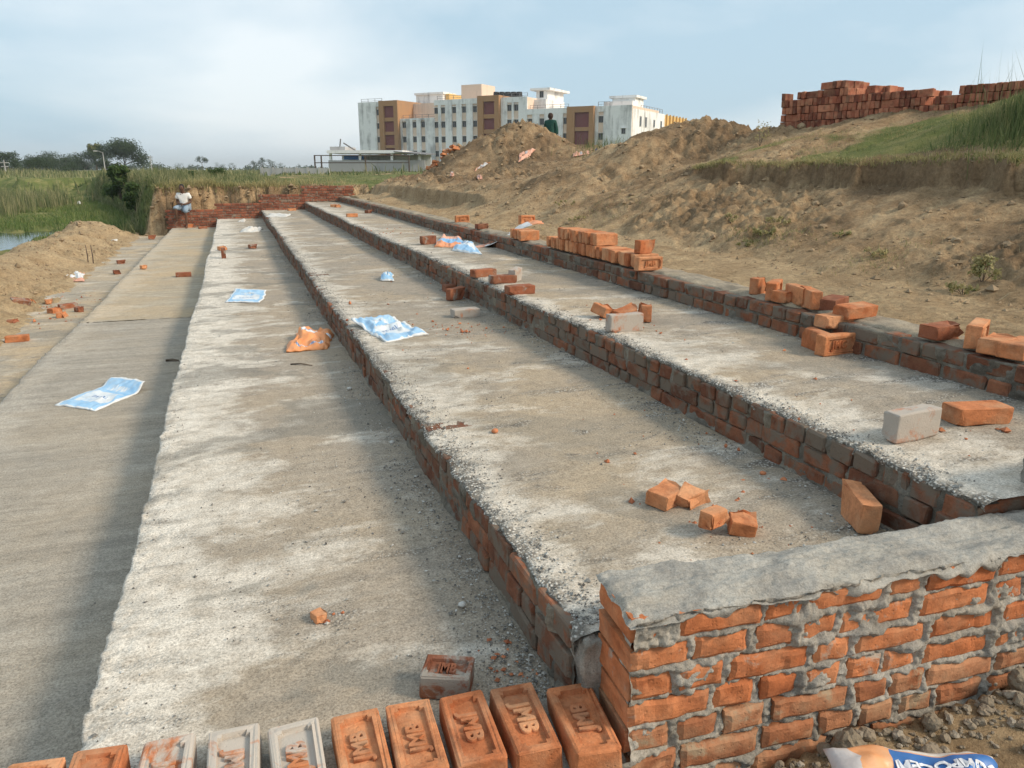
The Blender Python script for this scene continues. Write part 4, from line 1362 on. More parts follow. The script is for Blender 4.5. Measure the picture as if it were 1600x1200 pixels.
# far bank, plain
X, Y, Z = scatter(60000, -14, 16, 26.8, 62, lambda x, y, z: (z > 0.55) & ((x < 6) | (y > 33)), 0.35)
hh = np.clip(0.27 - 0.075 * (X - 0), 0.05, 0.50) * (0.5 + 0.8 * np.clip(fbm(X * 0.5, Y * 0.5, 3, 311) + 0.5, 0, 1.2)) * nr.uniform(0.5, 1.2, len(X))
blades('tall_grass', X, Y, Z, hh, nr.uniform(0.012, 0.03, len(X)), MAT['reed'], 'long grass growing on the bank top behind the far wall', 0.35)
# grass hanging down the bank side
Y = nr.uniform(27, 75, 14000)
xb_ = -2.35 - 0.08 * np.clip(Y - 27, 0, 13) - 0.20 * np.clip(Y - 40, 0, 400)
X = xb_ + nr.uniform(-1.0, 0.5, len(Y))
Z = terrain(X, Y)[0]
blades('tall_grass', X, Y, Z, nr.uniform(0.12, 0.5, len(X)), nr.uniform(0.015, 0.035, len(X)), MAT['reed'], 'long grass down the side of the river bank', 0.5)
# fringe of grass over the cut bank behind the far wall
X = nr.uniform(-2.6, 4.4, 5200); Y = 26.86 + np.abs(nr.normal(0, 0.28, 5200))
Z = terrain(X, Y)[0]
k = (Z > 0.75) & (nr.random(len(X)) < np.clip(1.1 - 0.3 * (X + 0.5), 0.12, 1))
X, Y, Z = X[k], Y[k], Z[k]
blades('grass', X, Y, Z, nr.uniform(0.06, 0.26, len(X)) * (0.5 + np.clip(fbm(X * 1.2, Y * 1.2, 3, 351) + 0.5, 0, 1.3)), nr.uniform(0.010, 0.022, len(X)), MAT['lawn'], 'fringe of yellow-green grass over the cut bank behind the far wall', 0.7)
X = nr.uniform(-2.6, 4.2, 700); Y = 26.52 + 0.42 * nr.random(700)
# marsh meadow
X, Y, Z = scatter(70000, -26, -2.6, 28.5, 78, lambda x, y, z: (z < 0.2) & (z > -0.95), 0.3)
blades('grass', X, Y, Z, nr.uniform(0.08, 0.26, len(X)) * (0.4 + np.clip(fbm(X * 0.4, Y * 0.4, 3, 321) + 0.6, 0.1, 1.3)), nr.uniform(0.015, 0.04, len(X)), MAT['marsh'], 'bright green meadow grass on the marsh', 0.6)
# reed bed
n_ = 26000
X, Y = nr.uniform(-34, -8.5, n_), nr.uniform(44, 74, n_)
k = (X < -10.2 - 0.10 * (Y - 48) + 1.6 * fbm(X * 0.25, Y * 0.25, 3, 331)) & (fbm(X * 0.35, Y * 0.35, 3, 332) > -0.55)
X, Y = X[k], Y[k]
Z = np.full_like(X, -0.85)
blades('reeds', X, Y, Z, (0.95 + 0.5 * fbm(X * 0.3, Y * 0.3, 3, 333)) * nr.uniform(0.75, 1.2, len(X)), nr.uniform(0.02, 0.05, len(X)), MAT['reed'], 'tall green reeds standing at the left of the marsh', 0.16)
# far scrub on the plain
n_ = 30000
X, Y = nr.uniform(-120, 60, n_), nr.uniform(62, 190, n_)
Z = terrain(X, Y)[0]
blades('tall_grass', X, Y, Z, nr.uniform(0.2, 0.7, n_) * (0.5 + np.clip(fbm(X * 0.08, Y * 0.08, 3, 341) + 0.4, 0, 1.2)), nr.uniform(0.05, 0.16, n_), MAT['reed'], 'rough grass across the far plain', 0.4)


def leaf_cloud(C, Rr, n_, size, flat=1.0, shell=0.55):
    """leaf quads in blobs: centres C (k,3), radii Rr (k,)"""
    C, Rr = np.asarray(C, float), np.asarray(Rr, float)
    pick = nr.choice(len(C), n_, p=Rr ** 2 / (Rr ** 2).sum())
    d = nr.normal(0, 1, (n_, 3))
    d /= np.linalg.norm(d, axis=1)[:, None]
    rr = Rr[pick] * (shell + (1 - shell) * nr.random(n_)) * nr.uniform(0.85, 1.12, n_)
    P = C[pick] + d * rr[:, None] * np.array([1, 1, flat])
    nrm = d + nr.normal(0, 0.7, (n_, 3))
    nrm /= np.linalg.norm(nrm, axis=1)[:, None]
    t = np.cross(nrm, nr.normal(0, 1, (n_, 3)))
    t /= np.linalg.norm(t, axis=1)[:, None]
    b = np.cross(nrm, t)
    s = size * nr.uniform(0.6, 1.4, n_)[:, None]
    V = np.stack([P - t * s, P - b * s * 0.45, P + t * s, P + b * s * 0.45], 1).reshape(-1, 3)
    F = np.arange(n_ * 4).reshape(-1, 4)
    return V, F, np.repeat(np.clip(nr.random(n_) * 0.7 + 0.3 * (d[:, 2] * 0.5 + 0.5), 0, 1), 4)  # leaf tone: mostly random, plus top light painted in as paler upper leaves


def tree(u, vb, vt, hw, dist, label, m='leaf_far', nleaf=1500, cat='tree', name='tree', group=None, trunk=0.30, umbrella=False, seed=0, leafk=1.0, zb=None):
    base = at_d(u, vb, dist)
    if zb is not None:
        base.z = zb
    top = at_d(u, vt, dist).z
    h = top - base.z
    w = hw * dist / FOC
    r = random.Random(seed + int(u * 7))
    root = obj(name, None, loc=base, label=label, cat=cat, group=group, kind='thing')
    bm = bmesh.new()
    th = h * trunk
    r0 = max(0.02 * h, 0.03)
    tube_bm(bm, [(0, 0, -0.3), (0.02 * h, 0, th * 0.6), (0.0, 0.02 * h, th * 1.25)], [r0 * 1.4, r0, r0 * 0.75], 7)
    C, Rd = [], []
    nb = 16 if umbrella else 12
    for k in range(nb):
        a = r.uniform(0, 2 * math.pi)
        rr_ = math.sqrt(r.random())
        ww = w * (0.72 if umbrella else 0.62)
        zz = (th + (h - th) * (r.uniform(0.32, 0.80) - (0.14 * rr_ if umbrella else 0.0))) if k else h * 0.78
        if not umbrella:
            zz = th + (h - th) * r.uniform(0.12, 0.80)
            ww *= 1.25 - 0.6 * (zz - th) / max(h - th, .01)
        px, py = math.cos(a) * rr_ * ww, math.sin(a) * rr_ * ww
        C.append((px, py, zz))
        Rd.append(min(w, h - th) * (r.uniform(0.36, 0.50) if umbrella else r.uniform(0.34, 0.50)))
        if k % 2 == 0:
            tube_bm(bm, [(0, 0, th * 1.1), (px * 0.5, py * 0.5, (th + zz) / 2), (px * 0.9, py * 0.9, zz)], [r0 * 0.6, r0 * 0.4, r0 * 0.15], 5)
    obj('trunk', bm_mesh('trunk', bm, True), MAT['bark'], root)
    V, F, K = leaf_cloud(C, Rd, int(nleaf * 1.3), max(0.034 * h, 0.03) * leafk, 0.8, 0.35)
    V[:, 2] = np.clip(V[:, 2], th * 0.55, h * 1.02)
    me = mesh_np('crown', V, F)
    attr(me, 'rnd', K)
    obj('crown', me, MAT[m], root)
    return root


TG = 'trees on the far plain'
tree(196, 264, 216, 34, 235, 'broad umbrella-crowned dark tree, tallest on the far left plain', nleaf=7000, umbrella=True, trunk=0.12, group=TG, leafk=0.8)
tree(151, 264, 217, 11, 262, 'pale yellow-green tree rising behind the broad dark tree', 'leaf_pale', 1500, group=TG, trunk=0.25)
tree(134, 266, 234, 22, 250, 'dark round tree left of the pale tree', nleaf=2400, group=TG, trunk=0.02)
tree(166, 266, 229, 18, 245, 'dark tree between the pale tree and the broad tree', nleaf=2000, group=TG, trunk=0.02)
tree(92, 268, 237, 24, 270, 'wide low dark tree in the left tree group', nleaf=2400, group=TG, trunk=0.02)
tree(62, 270, 239, 26, 190, 'dark bushy tree second from the left edge of the grove', nleaf=2600, group=TG, trunk=0.02)
tree(35, 271, 246, 22, 185, 'low dark tree behind the reeds', nleaf=1800, group=TG, trunk=0.08)
tree(14, 270, 229, 18, 255, 'rounded tree with a paler top at the far left edge', nleaf=2000, group=TG, trunk=0.02)
tree(-12, 270, 234, 22, 250, 'dark tree cut by the left edge of the picture', nleaf=1800, group=TG, trunk=0.02)
tree(112, 272, 252, 26, 170, 'low shrubby tree in front of the left grove', nleaf=1800, group=TG, trunk=0.05)
tree(78, 266, 236, 24, 420, 'hazy blue tree behind the left grove', nleaf=1500, group=TG, trunk=0.1)
tree(112, 266, 240, 20, 420, 'second hazy tree behind the left grove', nleaf=1400, group=TG, trunk=0.1)
tree(316, 263, 242, 9, 380, 'small lone tree with an open top right of the lamp posts', nleaf=700, group=TG, trunk=0.35, umbrella=True)
for k, (u, vt, hw) in enumerate([(280, 254, 10), (300, 255, 9), (345, 252, 10), (362, 254, 9), (396, 249, 9), (410, 244, 8), (424, 246, 9), (438, 254, 8), (466, 255, 5), (208, 252, 10), (250, 255, 8)]):
    tree(u, 264, vt, hw, 460, ['hazy distant tree at the skyline left of the lone tree', 'hazy distant tree just left of the lone tree', 'hazy distant tree right of the lone tree', 'hazy low tree second right of the lone tree', 'distant tree at the left of the clump near the grey wall', 'tallest distant tree of the clump near the grey wall', 'distant tree at the right of the clump near the grey wall', 'low distant tree fading out over the grey wall', 'tiny distant tree alone above the grey wall', 'distant tree under the broad tree\'s right side', 'low distant tree between the two poles'][k], nleaf=520, group='hazy trees on the skyline', trunk=0.12)
# continuous low tree line on the horizon
uu = nr.uniform(-60, 600, 330)
C_, R_ = [], []
for u_ in uu:
    d_ = 640 + 120 * nr.random()
    p = at_d(u_, 264, d_)
    hgt = (3.2 if u_ > 250 else 6.0) * (0.6 + 0.8 * float(vn(np.array([u_ * 0.035]), np.array([1.0]), 77)[0]))
    C_.append((p.x, p.y, 1.0 + hgt * 0.45)); R_.append(hgt)
V, F, K = leaf_cloud(C_, R_, 9000, 1.1, 0.8, 0.2)
V[:, 2] = np.maximum(V[:, 2], 0.8)
me = mesh_np('treeline', V, F); attr(me, 'rnd', K)
obj('treeline', me, MAT['leaf_far'], kind='stuff', label='continuous low tree line along the far horizon')
# shrubs on the bank side
BG = 'shrubs down the river bank side'
for k, (u, vb, vt, hw, dist, lb) in enumerate([
    (192, 318, 250, 20, 50, 'tall leafy shrub leaning over the marsh at the bank'),
    (212, 332, 280, 17, 42, 'dark shrub at the foot of the bank beside the meadow'),
    (228, 342, 292, 15, 36, 'shrub in deep shade nearest the sand ridge'),
    (244, 326, 284, 12, 33, 'small shrub just behind the seated person\'s bank'),
    (176, 310, 284, 14, 58, 'low shrub at the far side of the tall leafy shrub'),
    (130, 308, 287, 16, 82, 'brownish scrub on the far shore of the marsh'),
    (158, 306, 289, 13, 80, 'low scrub beside the bare patch on the far shore'),
    (340, 282, 262, 16, 48, 'leafy bush in the long grass on the bank top'),
    (300, 284, 266, 12, 40, 'small leafy bush near the corner of the bank')]):
    tree(u, vb, vt, hw, dist, lb, 'leaf', 1700, 'shrub', 'shrub', BG, 0.06, seed=k, leafk=1.25)

# small weeds on the slope
def weed(u, v, dist, h, wdt, n_, label, m='lawn', size=0.02):
    p = at_d(u, v, dist)
    z = ground_z(p.x, p.y)
    root = obj('weed', None, loc=(p.x, p.y, z), label=label, cat='weed', group='weeds on the earth slope')
    C = [(random.Random(k + u).uniform(-wdt, wdt), random.Random(k + v).uniform(-wdt, wdt), h * (0.25 + 0.6 * random.Random(k).random())) for k in range(7)]
    V, F, K = leaf_cloud(C, [max(h * 0.28, 0.03)] * 7, n_, size, 0.9, 0.2)
    me = mesh_np('leaves', V, F); attr(me, 'rnd', K)
    obj('leaves', me, MAT[m], root)
    bm = bmesh.new()
    for q in C[:4]:
        tube_bm(bm, [(0, 0, -0.02), (q[0] * .6, q[1] * .6, q[2] * .6), q], [0.004, 0.003, 0.0015], 4)
    obj('stem', bm_mesh('stem', bm), MAT['bark'], root)


def slope_d(u, v):
    """distance at which the sight line meets the bank"""
    d = ray(u, v)
    t = np.arange(2, 40, 0.02)
    n_ = math.hypot(d.x, d.y)
    z = terrain(d.x / n_ * t, d.y / n_ * t)[0]
    hit = np.nonzero(CAMZ + d.z / n_ * t < z)[0]
    return float(t[hit[0]]) if len(hit) else 12.0


for u, v, h, wd_, n_, lb in [(1535, 440, 0.20, 0.07, 420, 'bright leafy weed low on the slope near the picture\'s right edge'),
                             (1505, 460, 0.08, 0.09, 160, 'dark low weed just below the bright leafy one'),
                             (1215, 350, 0.07, 0.12, 260, 'upper end of the green weed strip on the slope'),
                             (1190, 368, 0.07, 0.14, 300, 'middle of the green weed strip on the slope'),
                             (1165, 388, 0.07, 0.12, 220, 'lower end of the green weed strip on the slope'),
                             (1142, 350, 0.12, 0.05, 130, 'small upright weed left of the weed strip'),
                             (1310, 372, 0.06, 0.08, 90, 'sparse weed in the middle of the slope'),
                             (1365, 400, 0.05, 0.10, 110, 'flat green weed patch above the sandy bench'),
                             (885, 322, 0.09, 0.16, 160, 'low green weeds above the kerb stack'),
                             (905, 345, 0.07, 0.15, 130, 'weed tuft directly behind the kerb stack'),
                             (1190, 195, 0.40, 0.22, 120, 'thin leafy plant on the skyline left of the brick pile')]:
    dist = slope_d(u, v) if v > 250 else 14.0
    weed(u, v, dist, h, wd_, n_, lb, size=0.016 if v > 250 else 0.02)

# creeping grass patches on the slope
for (u, v, sx_, sy_, n_, lb) in [(1195, 365, 0.16, 0.30, 900, 'creeping green strip across the middle of the slope'), (930, 340, 0.5, 0.5, 700, 'thin new grass on the slope above the kerb stack'), (1370, 405, 0.25, 0.12, 260, 'thin grass along the foot of the slope'), (1320, 225, 0.6, 0.5, 500, 'sparse grass between the dirt heap and the pile')]:
    dd_ = slope_d(u, v)
    p = at_d(u, v, dd_)
    X, Y = nr.normal(p.x, sx_, n_), nr.normal(p.y, sy_, n_)
    blades('grass', X, Y, terrain(X, Y)[0], nr.uniform(0.02, 0.07, n_), nr.uniform(0.005, 0.010, n_), MAT['lawn'], lb, 0.7)

# ------------------------------------------------------------------ clods, gravel, rubble
OCT = np.array([(1, 0, 0), (-1, 0, 0), (0, 1, 0), (0, -1, 0), (0, 0, 1), (0, 0, -1)], float)
OCF = np.array([(0, 2, 4), (2, 1, 4), (1, 3, 4), (3, 0, 4), (2, 0, 5), (1, 2, 5), (3, 1, 5), (0, 3, 5)])
_b = bmesh.new()
bmesh.ops.create_icosphere(_b, subdivisions=1, radius=1.0)
ICO = np.array([v.co[:] for v in _b.verts]); ICF = np.array([[v.index for v in f.verts] for f in _b.faces]); _b.free()


_b = bmesh.new()
bmesh.ops.create_icosphere(_b, subdivisions=2, radius=1.0)
ICO2 = np.array([v.co[:] for v in _b.verts]); ICF2 = np.array([[v.index for v in f.verts] for f in _b.faces]); _b.free()


def stones(name, X, Y, Z, Sz, m, label, sink=0.2, ico=False, parent=None):
    B, BF = (ICO2, ICF2) if ico else (OCT, OCF)
    n_, k = len(X), len(B)
    sc = (nr.uniform(0.72, 1.18, (n_, k, 1)) if ico else nr.uniform(0.55, 1.25, (n_, k, 1))) * np.asarray(Sz)[:, None, None]
    an = nr.uniform(0.6, 1.2, (n_, 1, 3))
    a = nr.uniform(0, 2 * np.pi, n_)
    c, s = np.cos(a)[:, None], np.sin(a)[:, None]
    Q = B[None] * sc * an
    Q = np.stack([Q[..., 0] * c - Q[..., 1] * s, Q[..., 0] * s + Q[..., 1] * c, Q[..., 2] * 0.75], -1)
    P = np.stack([X, Y, Z + np.asarray(Sz) * (0.55 - sink)], -1)[:, None]
    V = (Q + P).reshape(-1, 3)
    F = (BF[None] + (np.arange(n_) * k)[:, None, None]).reshape(-1, 3)
    me = mesh_np(name, V, F)
    attr(me, 'rnd', np.repeat(nr.random(n_), k))
    return obj(name, me, m, parent, label=label, kind='stuff')


g = G('aggregate')
k_ = g.attr('rnd')
MAT['gravel'] = g.done(g.mix(0.4, g.ramp(k_, [(0, (0.10, 0.095, 0.09)), (0.4, (0.28, 0.265, 0.24)), (0.75, (0.52, 0.50, 0.45)), (1, (0.72, 0.70, 0.65))]), g.noise(g.pos, 60, 3, col=False), 'MULTIPLY'), 0.9)
g = G('earth_clods')
k_ = g.attr('rnd')
MAT['clod'] = g.done(g.mix(g.noise(g.pos, 20, 3), g.ramp(k_, [(0, (0.13, 0.09, 0.055)), (1, (0.30, 0.22, 0.135))]), (0.34, 0.25, 0.155)), 0.97)
g = G('brick_crumbs')
MAT['crumb'] = g.done(g.ramp(g.attr('rnd'), [(0, (0.30, 0.10, 0.05)), (1, (0.52, 0.20, 0.095))]), 0.95)
g = G('cement_lumps')
MAT['lump'] = g.done(g.mix(g.noise(g.pos, 30, 4), g.ramp(g.attr('rnd'), [(0, (0.11, 0.09, 0.07)), (0.7, (0.22, 0.18, 0.14)), (1, (0.42, 0.39, 0.34))]), (0.33, 0.27, 0.19)), 0.95, g.bump(g.noise(g.pos, 90, 4), 0.8, 0.01))

gx, gy, gz = [], [], []
for (x, z, wd_, dens, side) in [(XA, Z2, 0.05, 500, 1), (XB, Z2, 0.09, 5200, -1), (XB, Z3, 0.07, 6500, 1), (XC, Z3, 0.10, 3600, -1), (XC, Z4, 0.06, 4200, 1), (XD, Z4, 0.06, 900, -1)]:
    y = 1.75 + 14 * nr.random(dens) ** 2.0
    off = np.abs(nr.normal(0, wd_, dens)) + 0.008
    gx.append(x + side * off + (0.015 if side > 0 else -0.012)); gy.append(y); gz.append(np.full(dens, z) - (0.012 * np.exp(-off / 0.022) if side > 0 else 0))
for (x0, x1, z, n_) in [(XA + .05, XB - .03, Z2, 5000), (XB + .05, XC - .03, Z3, 4500), (XC + .05, XD - .03, Z4, 600), (XE + .05, XA - .03, Z1, 220)]:
    y = 1.8 + 13 * nr.random(n_) ** 1.7
    x = nr.uniform(x0, x1, n_)
    kk = fbm(x * 2, y * 1.5, 3, 401) > 0.05
    gx.append(x[kk]); gy.append(y[kk]); gz.append(np.full(kk.sum(), z))
gx, gy, gz = map(np.concatenate, (gx, gy, gz))
sz = np.exp(nr.normal(math.log(0.0036), 0.38, len(gx)))
stones('gravel', gx, gy, gz, sz, MAT['gravel'], 'loose grey and white gravel along the tread edges and riser feet', 0.15)
# clods on the bank and the sand ridge
n_ = 16000
X = np.concatenate([3.7 + 9 * nr.random(n_), nr.uniform(-5.3, -3.0, 2500), nr.uniform(-3.0, 4.3, 1500)])
Y = np.concatenate([2.5 + 26 * nr.random(n_) ** 1.3, nr.uniform(9, 28, 2500), 26.5 + 0.45 * nr.random(1500)])
Z, gr, sa, mo = terrain(X, Y)
k = (gr < 0.35) & (fbm(X * 0.9, Y * 0.9, 3, 411) > -0.25) & ((X < 0) | (Y > 26.4) | (X > 4.5) | (nr.random(len(X)) < 0.2))
X, Y, Z = X[k], Y[k], Z[k]
sz = np.clip(np.exp(nr.normal(math.log(0.012), 0.55, len(X))), 0.004, 0.06) * (1 + 0.05 * np.clip(Y - 8, 0, 20))
stones('clods', X, Y, Z, sz, MAT['clod'], 'crumbled earth clods over the bank, heaps and sand ridge', 0.45)
n_ = 150
X = 4.6 + 6 * nr.random(n_); Y = 3 + 24 * nr.random(n_)
Z, gr, sa, mo = terrain(X, Y)
k = (gr < 0.3)
X, Y, Z = X[k], Y[k], Z[k]
stones('clods', X, Y, Z, nr.uniform(0.02, 0.055, len(X)) * (1 + 0.03 * Y), MAT['clod'], 'larger broken lumps of earth over the bank and heaps', 0.45, True)
n_ = 1300
X = 4.7 + 3.0 * nr.random(n_); Y = 3 + 11 * nr.random(n_)
blades('dry_stalks', X, Y, terrain(X, Y)[0] + 0.015, nr.uniform(0.02, 0.10, n_), nr.uniform(0.002, 0.005, n_), plain('straw', (0.42, 0.33, 0.19), 0.8), 'dry straw and root bits over the earth slope', 1.6)
# brick crumbs
cx_, cy_, cz_ = [], [], []
for (u, v, z, sp, n_) in [(720, 515, Z3, 0.16, 60), (800, 500, Z4, 0.2, 25), (600, 362, Z4, 0.5, 60), (105, 480, Z0, 0.7, 120), (70, 485, Z0, 0.6, 90), (960, 505, Z4, 0.2, 30), (1110, 815, Z3, 0.18, 40), (800, 1035, Z2, 0.05, 26), (505, 965, Z2, 0.03, 6), (1240, 640, Z4, 0.4, 20), (1560, 700, Z4, 0.3, 25), (620, 470, Z3, 1.0, 40), (1190, 760, Z3, 0.4, 40)]:
    p = at(u, v, z)
    cx_.append(nr.normal(p.x, sp, n_)); cy_.append(nr.normal(p.y, sp * 1.3, n_)); cz_.append(np.full(n_, z))
cx_, cy_, cz_ = map(np.concatenate, (cx_, cy_, cz_))
lim = [(Z0, XE - 1.3, XE - .03), (Z2, XA + .02, XB - .03), (Z3, XB + .02, XC - .03), (Z4, XC + .02, XD - .03)]
k = np.zeros(len(cx_), bool)
for z, a, b in lim:
    k |= (cz_ == z) & (cx_ > a) & (cx_ < b) & (cy_ > 1.8)
cx_, cy_, cz_ = cx_[k], cy_[k], cz_[k]
stones('brick_crumbs', cx_, cy_, cz_, np.exp(nr.normal(math.log(0.006), 0.5, len(cx_))) * (1 + 0.06 * cy_), MAT['crumb'], 'orange brick crumbs strewn on the treads', 0.2)
# cement lumps before the end wall
n_ = 520
X = nr.uniform(1.0, 2.5, n_); Y = 1.44 - 0.05 * (X - 0.85) - np.abs(nr.normal(0, 0.10, n_))
Z = terrain(X, Y)[0]
sz = np.clip(np.exp(nr.normal(math.log(0.0075), 0.6, n_)), 0.003, 0.026)
stones('rubble', X, Y, Z, sz, MAT['lump'], 'crumbly cement lumps heaped along the foot of the end wall', 0.2, True)
for k, (u, v, rr_, lb) in enumerate([(1312, 1160, 0.042, 'dark cement lump nearest the printed sack'), (1443, 1112, 0.026, 'pebbly cement lump standing against the wall foot'), (1575, 1095, 0.038, 'large cement lump at the picture\'s right edge')]):
    q = at_y(u, v, 1.40)
    _b = bmesh.new()
    bmesh.ops.create_icosphere(_b, subdivisions=3, radius=rr_)
    for v_ in _b.verts:
        c_ = v_.co / rr_
        f_ = float(fbm(np.array([c_.x * 2 + k * 9]), np.array([c_.y * 2 + c_.z * 1.7]), 3, 421)[0])
        v_.co *= 1 + 0.28 * f_ + nr.normal(0, 0.03)
    gz_ = ground_z(q.x, q.y - 0.03)
    obj('cement_lump', bm_mesh('cement_lump', _b), MAT['lump'], None, (q.x, q.y - 0.03, gz_ + rr_ * 0.55), (0, 0, k), lb, 'lump', 'big cement lumps at the wall foot')
# pale pebbles
for k, (u, v, z, rr_, lb) in enumerate([(722, 947, Z2, 0.014, 'pale pebble below the middle of the riser on the pale tread'), (613, 693, Z2, 0.016, 'white pebble near the riser foot, farther along'), (546, 609, Z2, 0.018, 'white pebble on the pale tread beyond the small stain'), (773, 676, Z3, 0.018, 'orange pebble on the middle tread'), (1192, 742, Z3, 0.014, 'small orange pebble near the upper riser'), (180, 381, Z0, 0.11, 'white rounded stone at the sand ridge foot')]):
    q = at(u, v, z)
    _b = bmesh.new()
    bmesh.ops.create_icosphere(_b, subdivisions=2, radius=rr_)
    for v_ in _b.verts:
        v_.co.z *= 0.65
        v_.co *= 1 + nr.normal(0, 0.07)
    pm_ = bm_mesh('pebble', _b, True)
    attr(pm_, 'rnd', np.full(len(pm_.vertices), 0.93))
    obj('pebble', pm_, MAT['crumb'] if 'orange' in lb else MAT['gravel'], None, (q.x, q.y, z + rr_ * 0.55), (0, 0, k), lb, 'pebble', 'single pebbles on the treads')

# ------------------------------------------------------------------ sacks
def sack_mat(name, kind):
    g = G(name)
    uv = g.sep(g.tc.outputs['UV'])
    n = g.noise(g.tc.outputs['UV'], 4, 5, 0.6)
    f = g.noise(g.tc.outputs['UV'], 26, 3, 0.6)
    white, blue, dblue, orange = (0.66, 0.68, 0.69), (0.20, 0.42, 0.66), (0.055, 0.14, 0.33), (0.70, 0.26, 0.10)

    def band(s_, a, b):
        return g.math('MULTIPLY', g.math('GREATER_THAN', s_, a), g.math('LESS_THAN', s_, b))
    if kind == 'blue':
        c = g.mix(g.ramp(n, [(0.3, 0), (0.7, 1)]), blue, (0.42, 0.60, 0.76))
        panel = g.math('MULTIPLY', band(uv[0], 0.22, 0.62), band(uv[1], 0.14, 0.84))
        c = g.mix(g.math('MULTIPLY', panel, g.ramp(n, [(0.35, 0.5), (0.55, 1)])), c, white)
        ln = g.math('MULTIPLY', band(uv[0], 0.70, 0.82), g.math('GREATER_THAN', g.noise(g.map(g.tc.outputs['UV'], (2, 14, 1)), 3, 1), 0.5))
        ln = g.math('MULTIPLY', ln, band(uv[1], 0.25, 0.75))
        c = g.mix(ln, c, white)
        tx = g.math('MULTIPLY', band(uv[0], 0.40, 0.46), g.math('MULTIPLY', band(uv[1], 0.3, 0.7), g.math('GREATER_THAN', g.noise(g.map(g.tc.outputs['UV'], (1, 22, 1)), 3, 1), 0.48)))
        c = g.mix(tx, c, dblue)
        rim = g.math('MAXIMUM', g.math('LESS_THAN', uv[1], 0.05), g.math('MAXIMUM', g.math('GREATER_THAN', uv[1], 0.95), g.math('MAXIMUM', g.math('LESS_THAN', uv[0], 0.03), g.math('GREATER_THAN', uv[0], 0.96))))
        c = g.mix(rim, c, white)
    elif kind == 'orange':
        c = g.mix(g.ramp(n, [(0.3, 0), (0.7, 1)]), (0.68, 0.235, 0.075), (0.80, 0.36, 0.15))
        pn = g.math('MULTIPLY', band(uv[0], 0.50, 0.70), band(uv[1], 0.32, 0.98))
        c = g.mix(pn, c, white)
        tx = g.math('MULTIPLY', band(uv[0], 0.55, 0.63), g.math('MULTIPLY', band(uv[1], 0.42, 0.88), g.math('GREATER_THAN', g.noise(g.map(g.tc.outputs['UV'], (2, 20, 1)), 3, 1), 0.47)))
        c = g.mix(tx, c, dblue)
        sp = g.math('MULTIPLY', band(uv[0], 0.10, 0.155), band(uv[1], 0.2, 0.85))
        c = g.mix(sp, c, white)
        st = g.math('MULTIPLY', sp, g.math('GREATER_THAN', g.noise(g.map(g.tc.outputs['UV'], (1, 26, 1)), 3, 1), 0.5))
        c = g.mix(st, c, dblue)
    elif kind == 'mixed':
        ring = g.ramp(g.math('ADD', g.math('MULTIPLY', uv[0], 1.0), g.math('MULTIPLY', n, 0.35)), [(0.0, orange), (0.34, orange), (0.38, blue), (0.62, blue), (0.66, (0.74, 0.36, 0.22)), (1, (0.74, 0.36, 0.22))])
        c = g.mix(g.ramp(f, [(0.5, 0), (0.75, 0.35)]), ring, white)
    elif kind == 'whiteo':
        c = g.mix(g.math('GREATER_THAN', g.math('ADD', uv[0], g.math('MULTIPLY', n, 0.3)), 0.98), (0.64, 0.64, 0.64), orange)
        c = g.mix(g.math('LESS_THAN', g.math('ADD', uv[0], g.math('MULTIPLY', n, 0.2)), 0.30), c, (0.62, 0.30, 0.2))
    elif kind == 'pink':
        c = g.mix(g.ramp(n, [(0.3, 0), (0.7, 1)]), (0.58, 0.26, 0.165), (0.66, 0.40, 0.30))
        pn = g.math('MULTIPLY', band(uv[0], 0.42, 0.6), band(uv[1], 0.3, 0.7))
        c = g.mix(pn, c, (0.38, 0.36, 0.36))
    else:
        c = g.mix(n, (0.50, 0.47, 0.42), (0.70, 0.68, 0.64))
    c = g.mix(g.math('MULTIPLY', g.ramp(g.noise(g.pos, 14, 5), [(0.5, 0), (0.8, 1)]), 0.35), c, (0.42, 0.36, 0.28))
    weave = g.math('SINE', g.math('MULTIPLY', uv[0], 700.0))
    nn = g.bump(g.math('ADD', g.noise(g.pos, 28, 5, 0.6), g.math('MULTIPLY', weave, 0.03)), 0.35, 0.012)
    return g.done(c, 0.5, nn, 0.4)


SM = {k: sack_mat('woven_sack_' + k, k) for k in ('blue', 'orange', 'mixed', 'whiteo', 'pink', 'plain')}


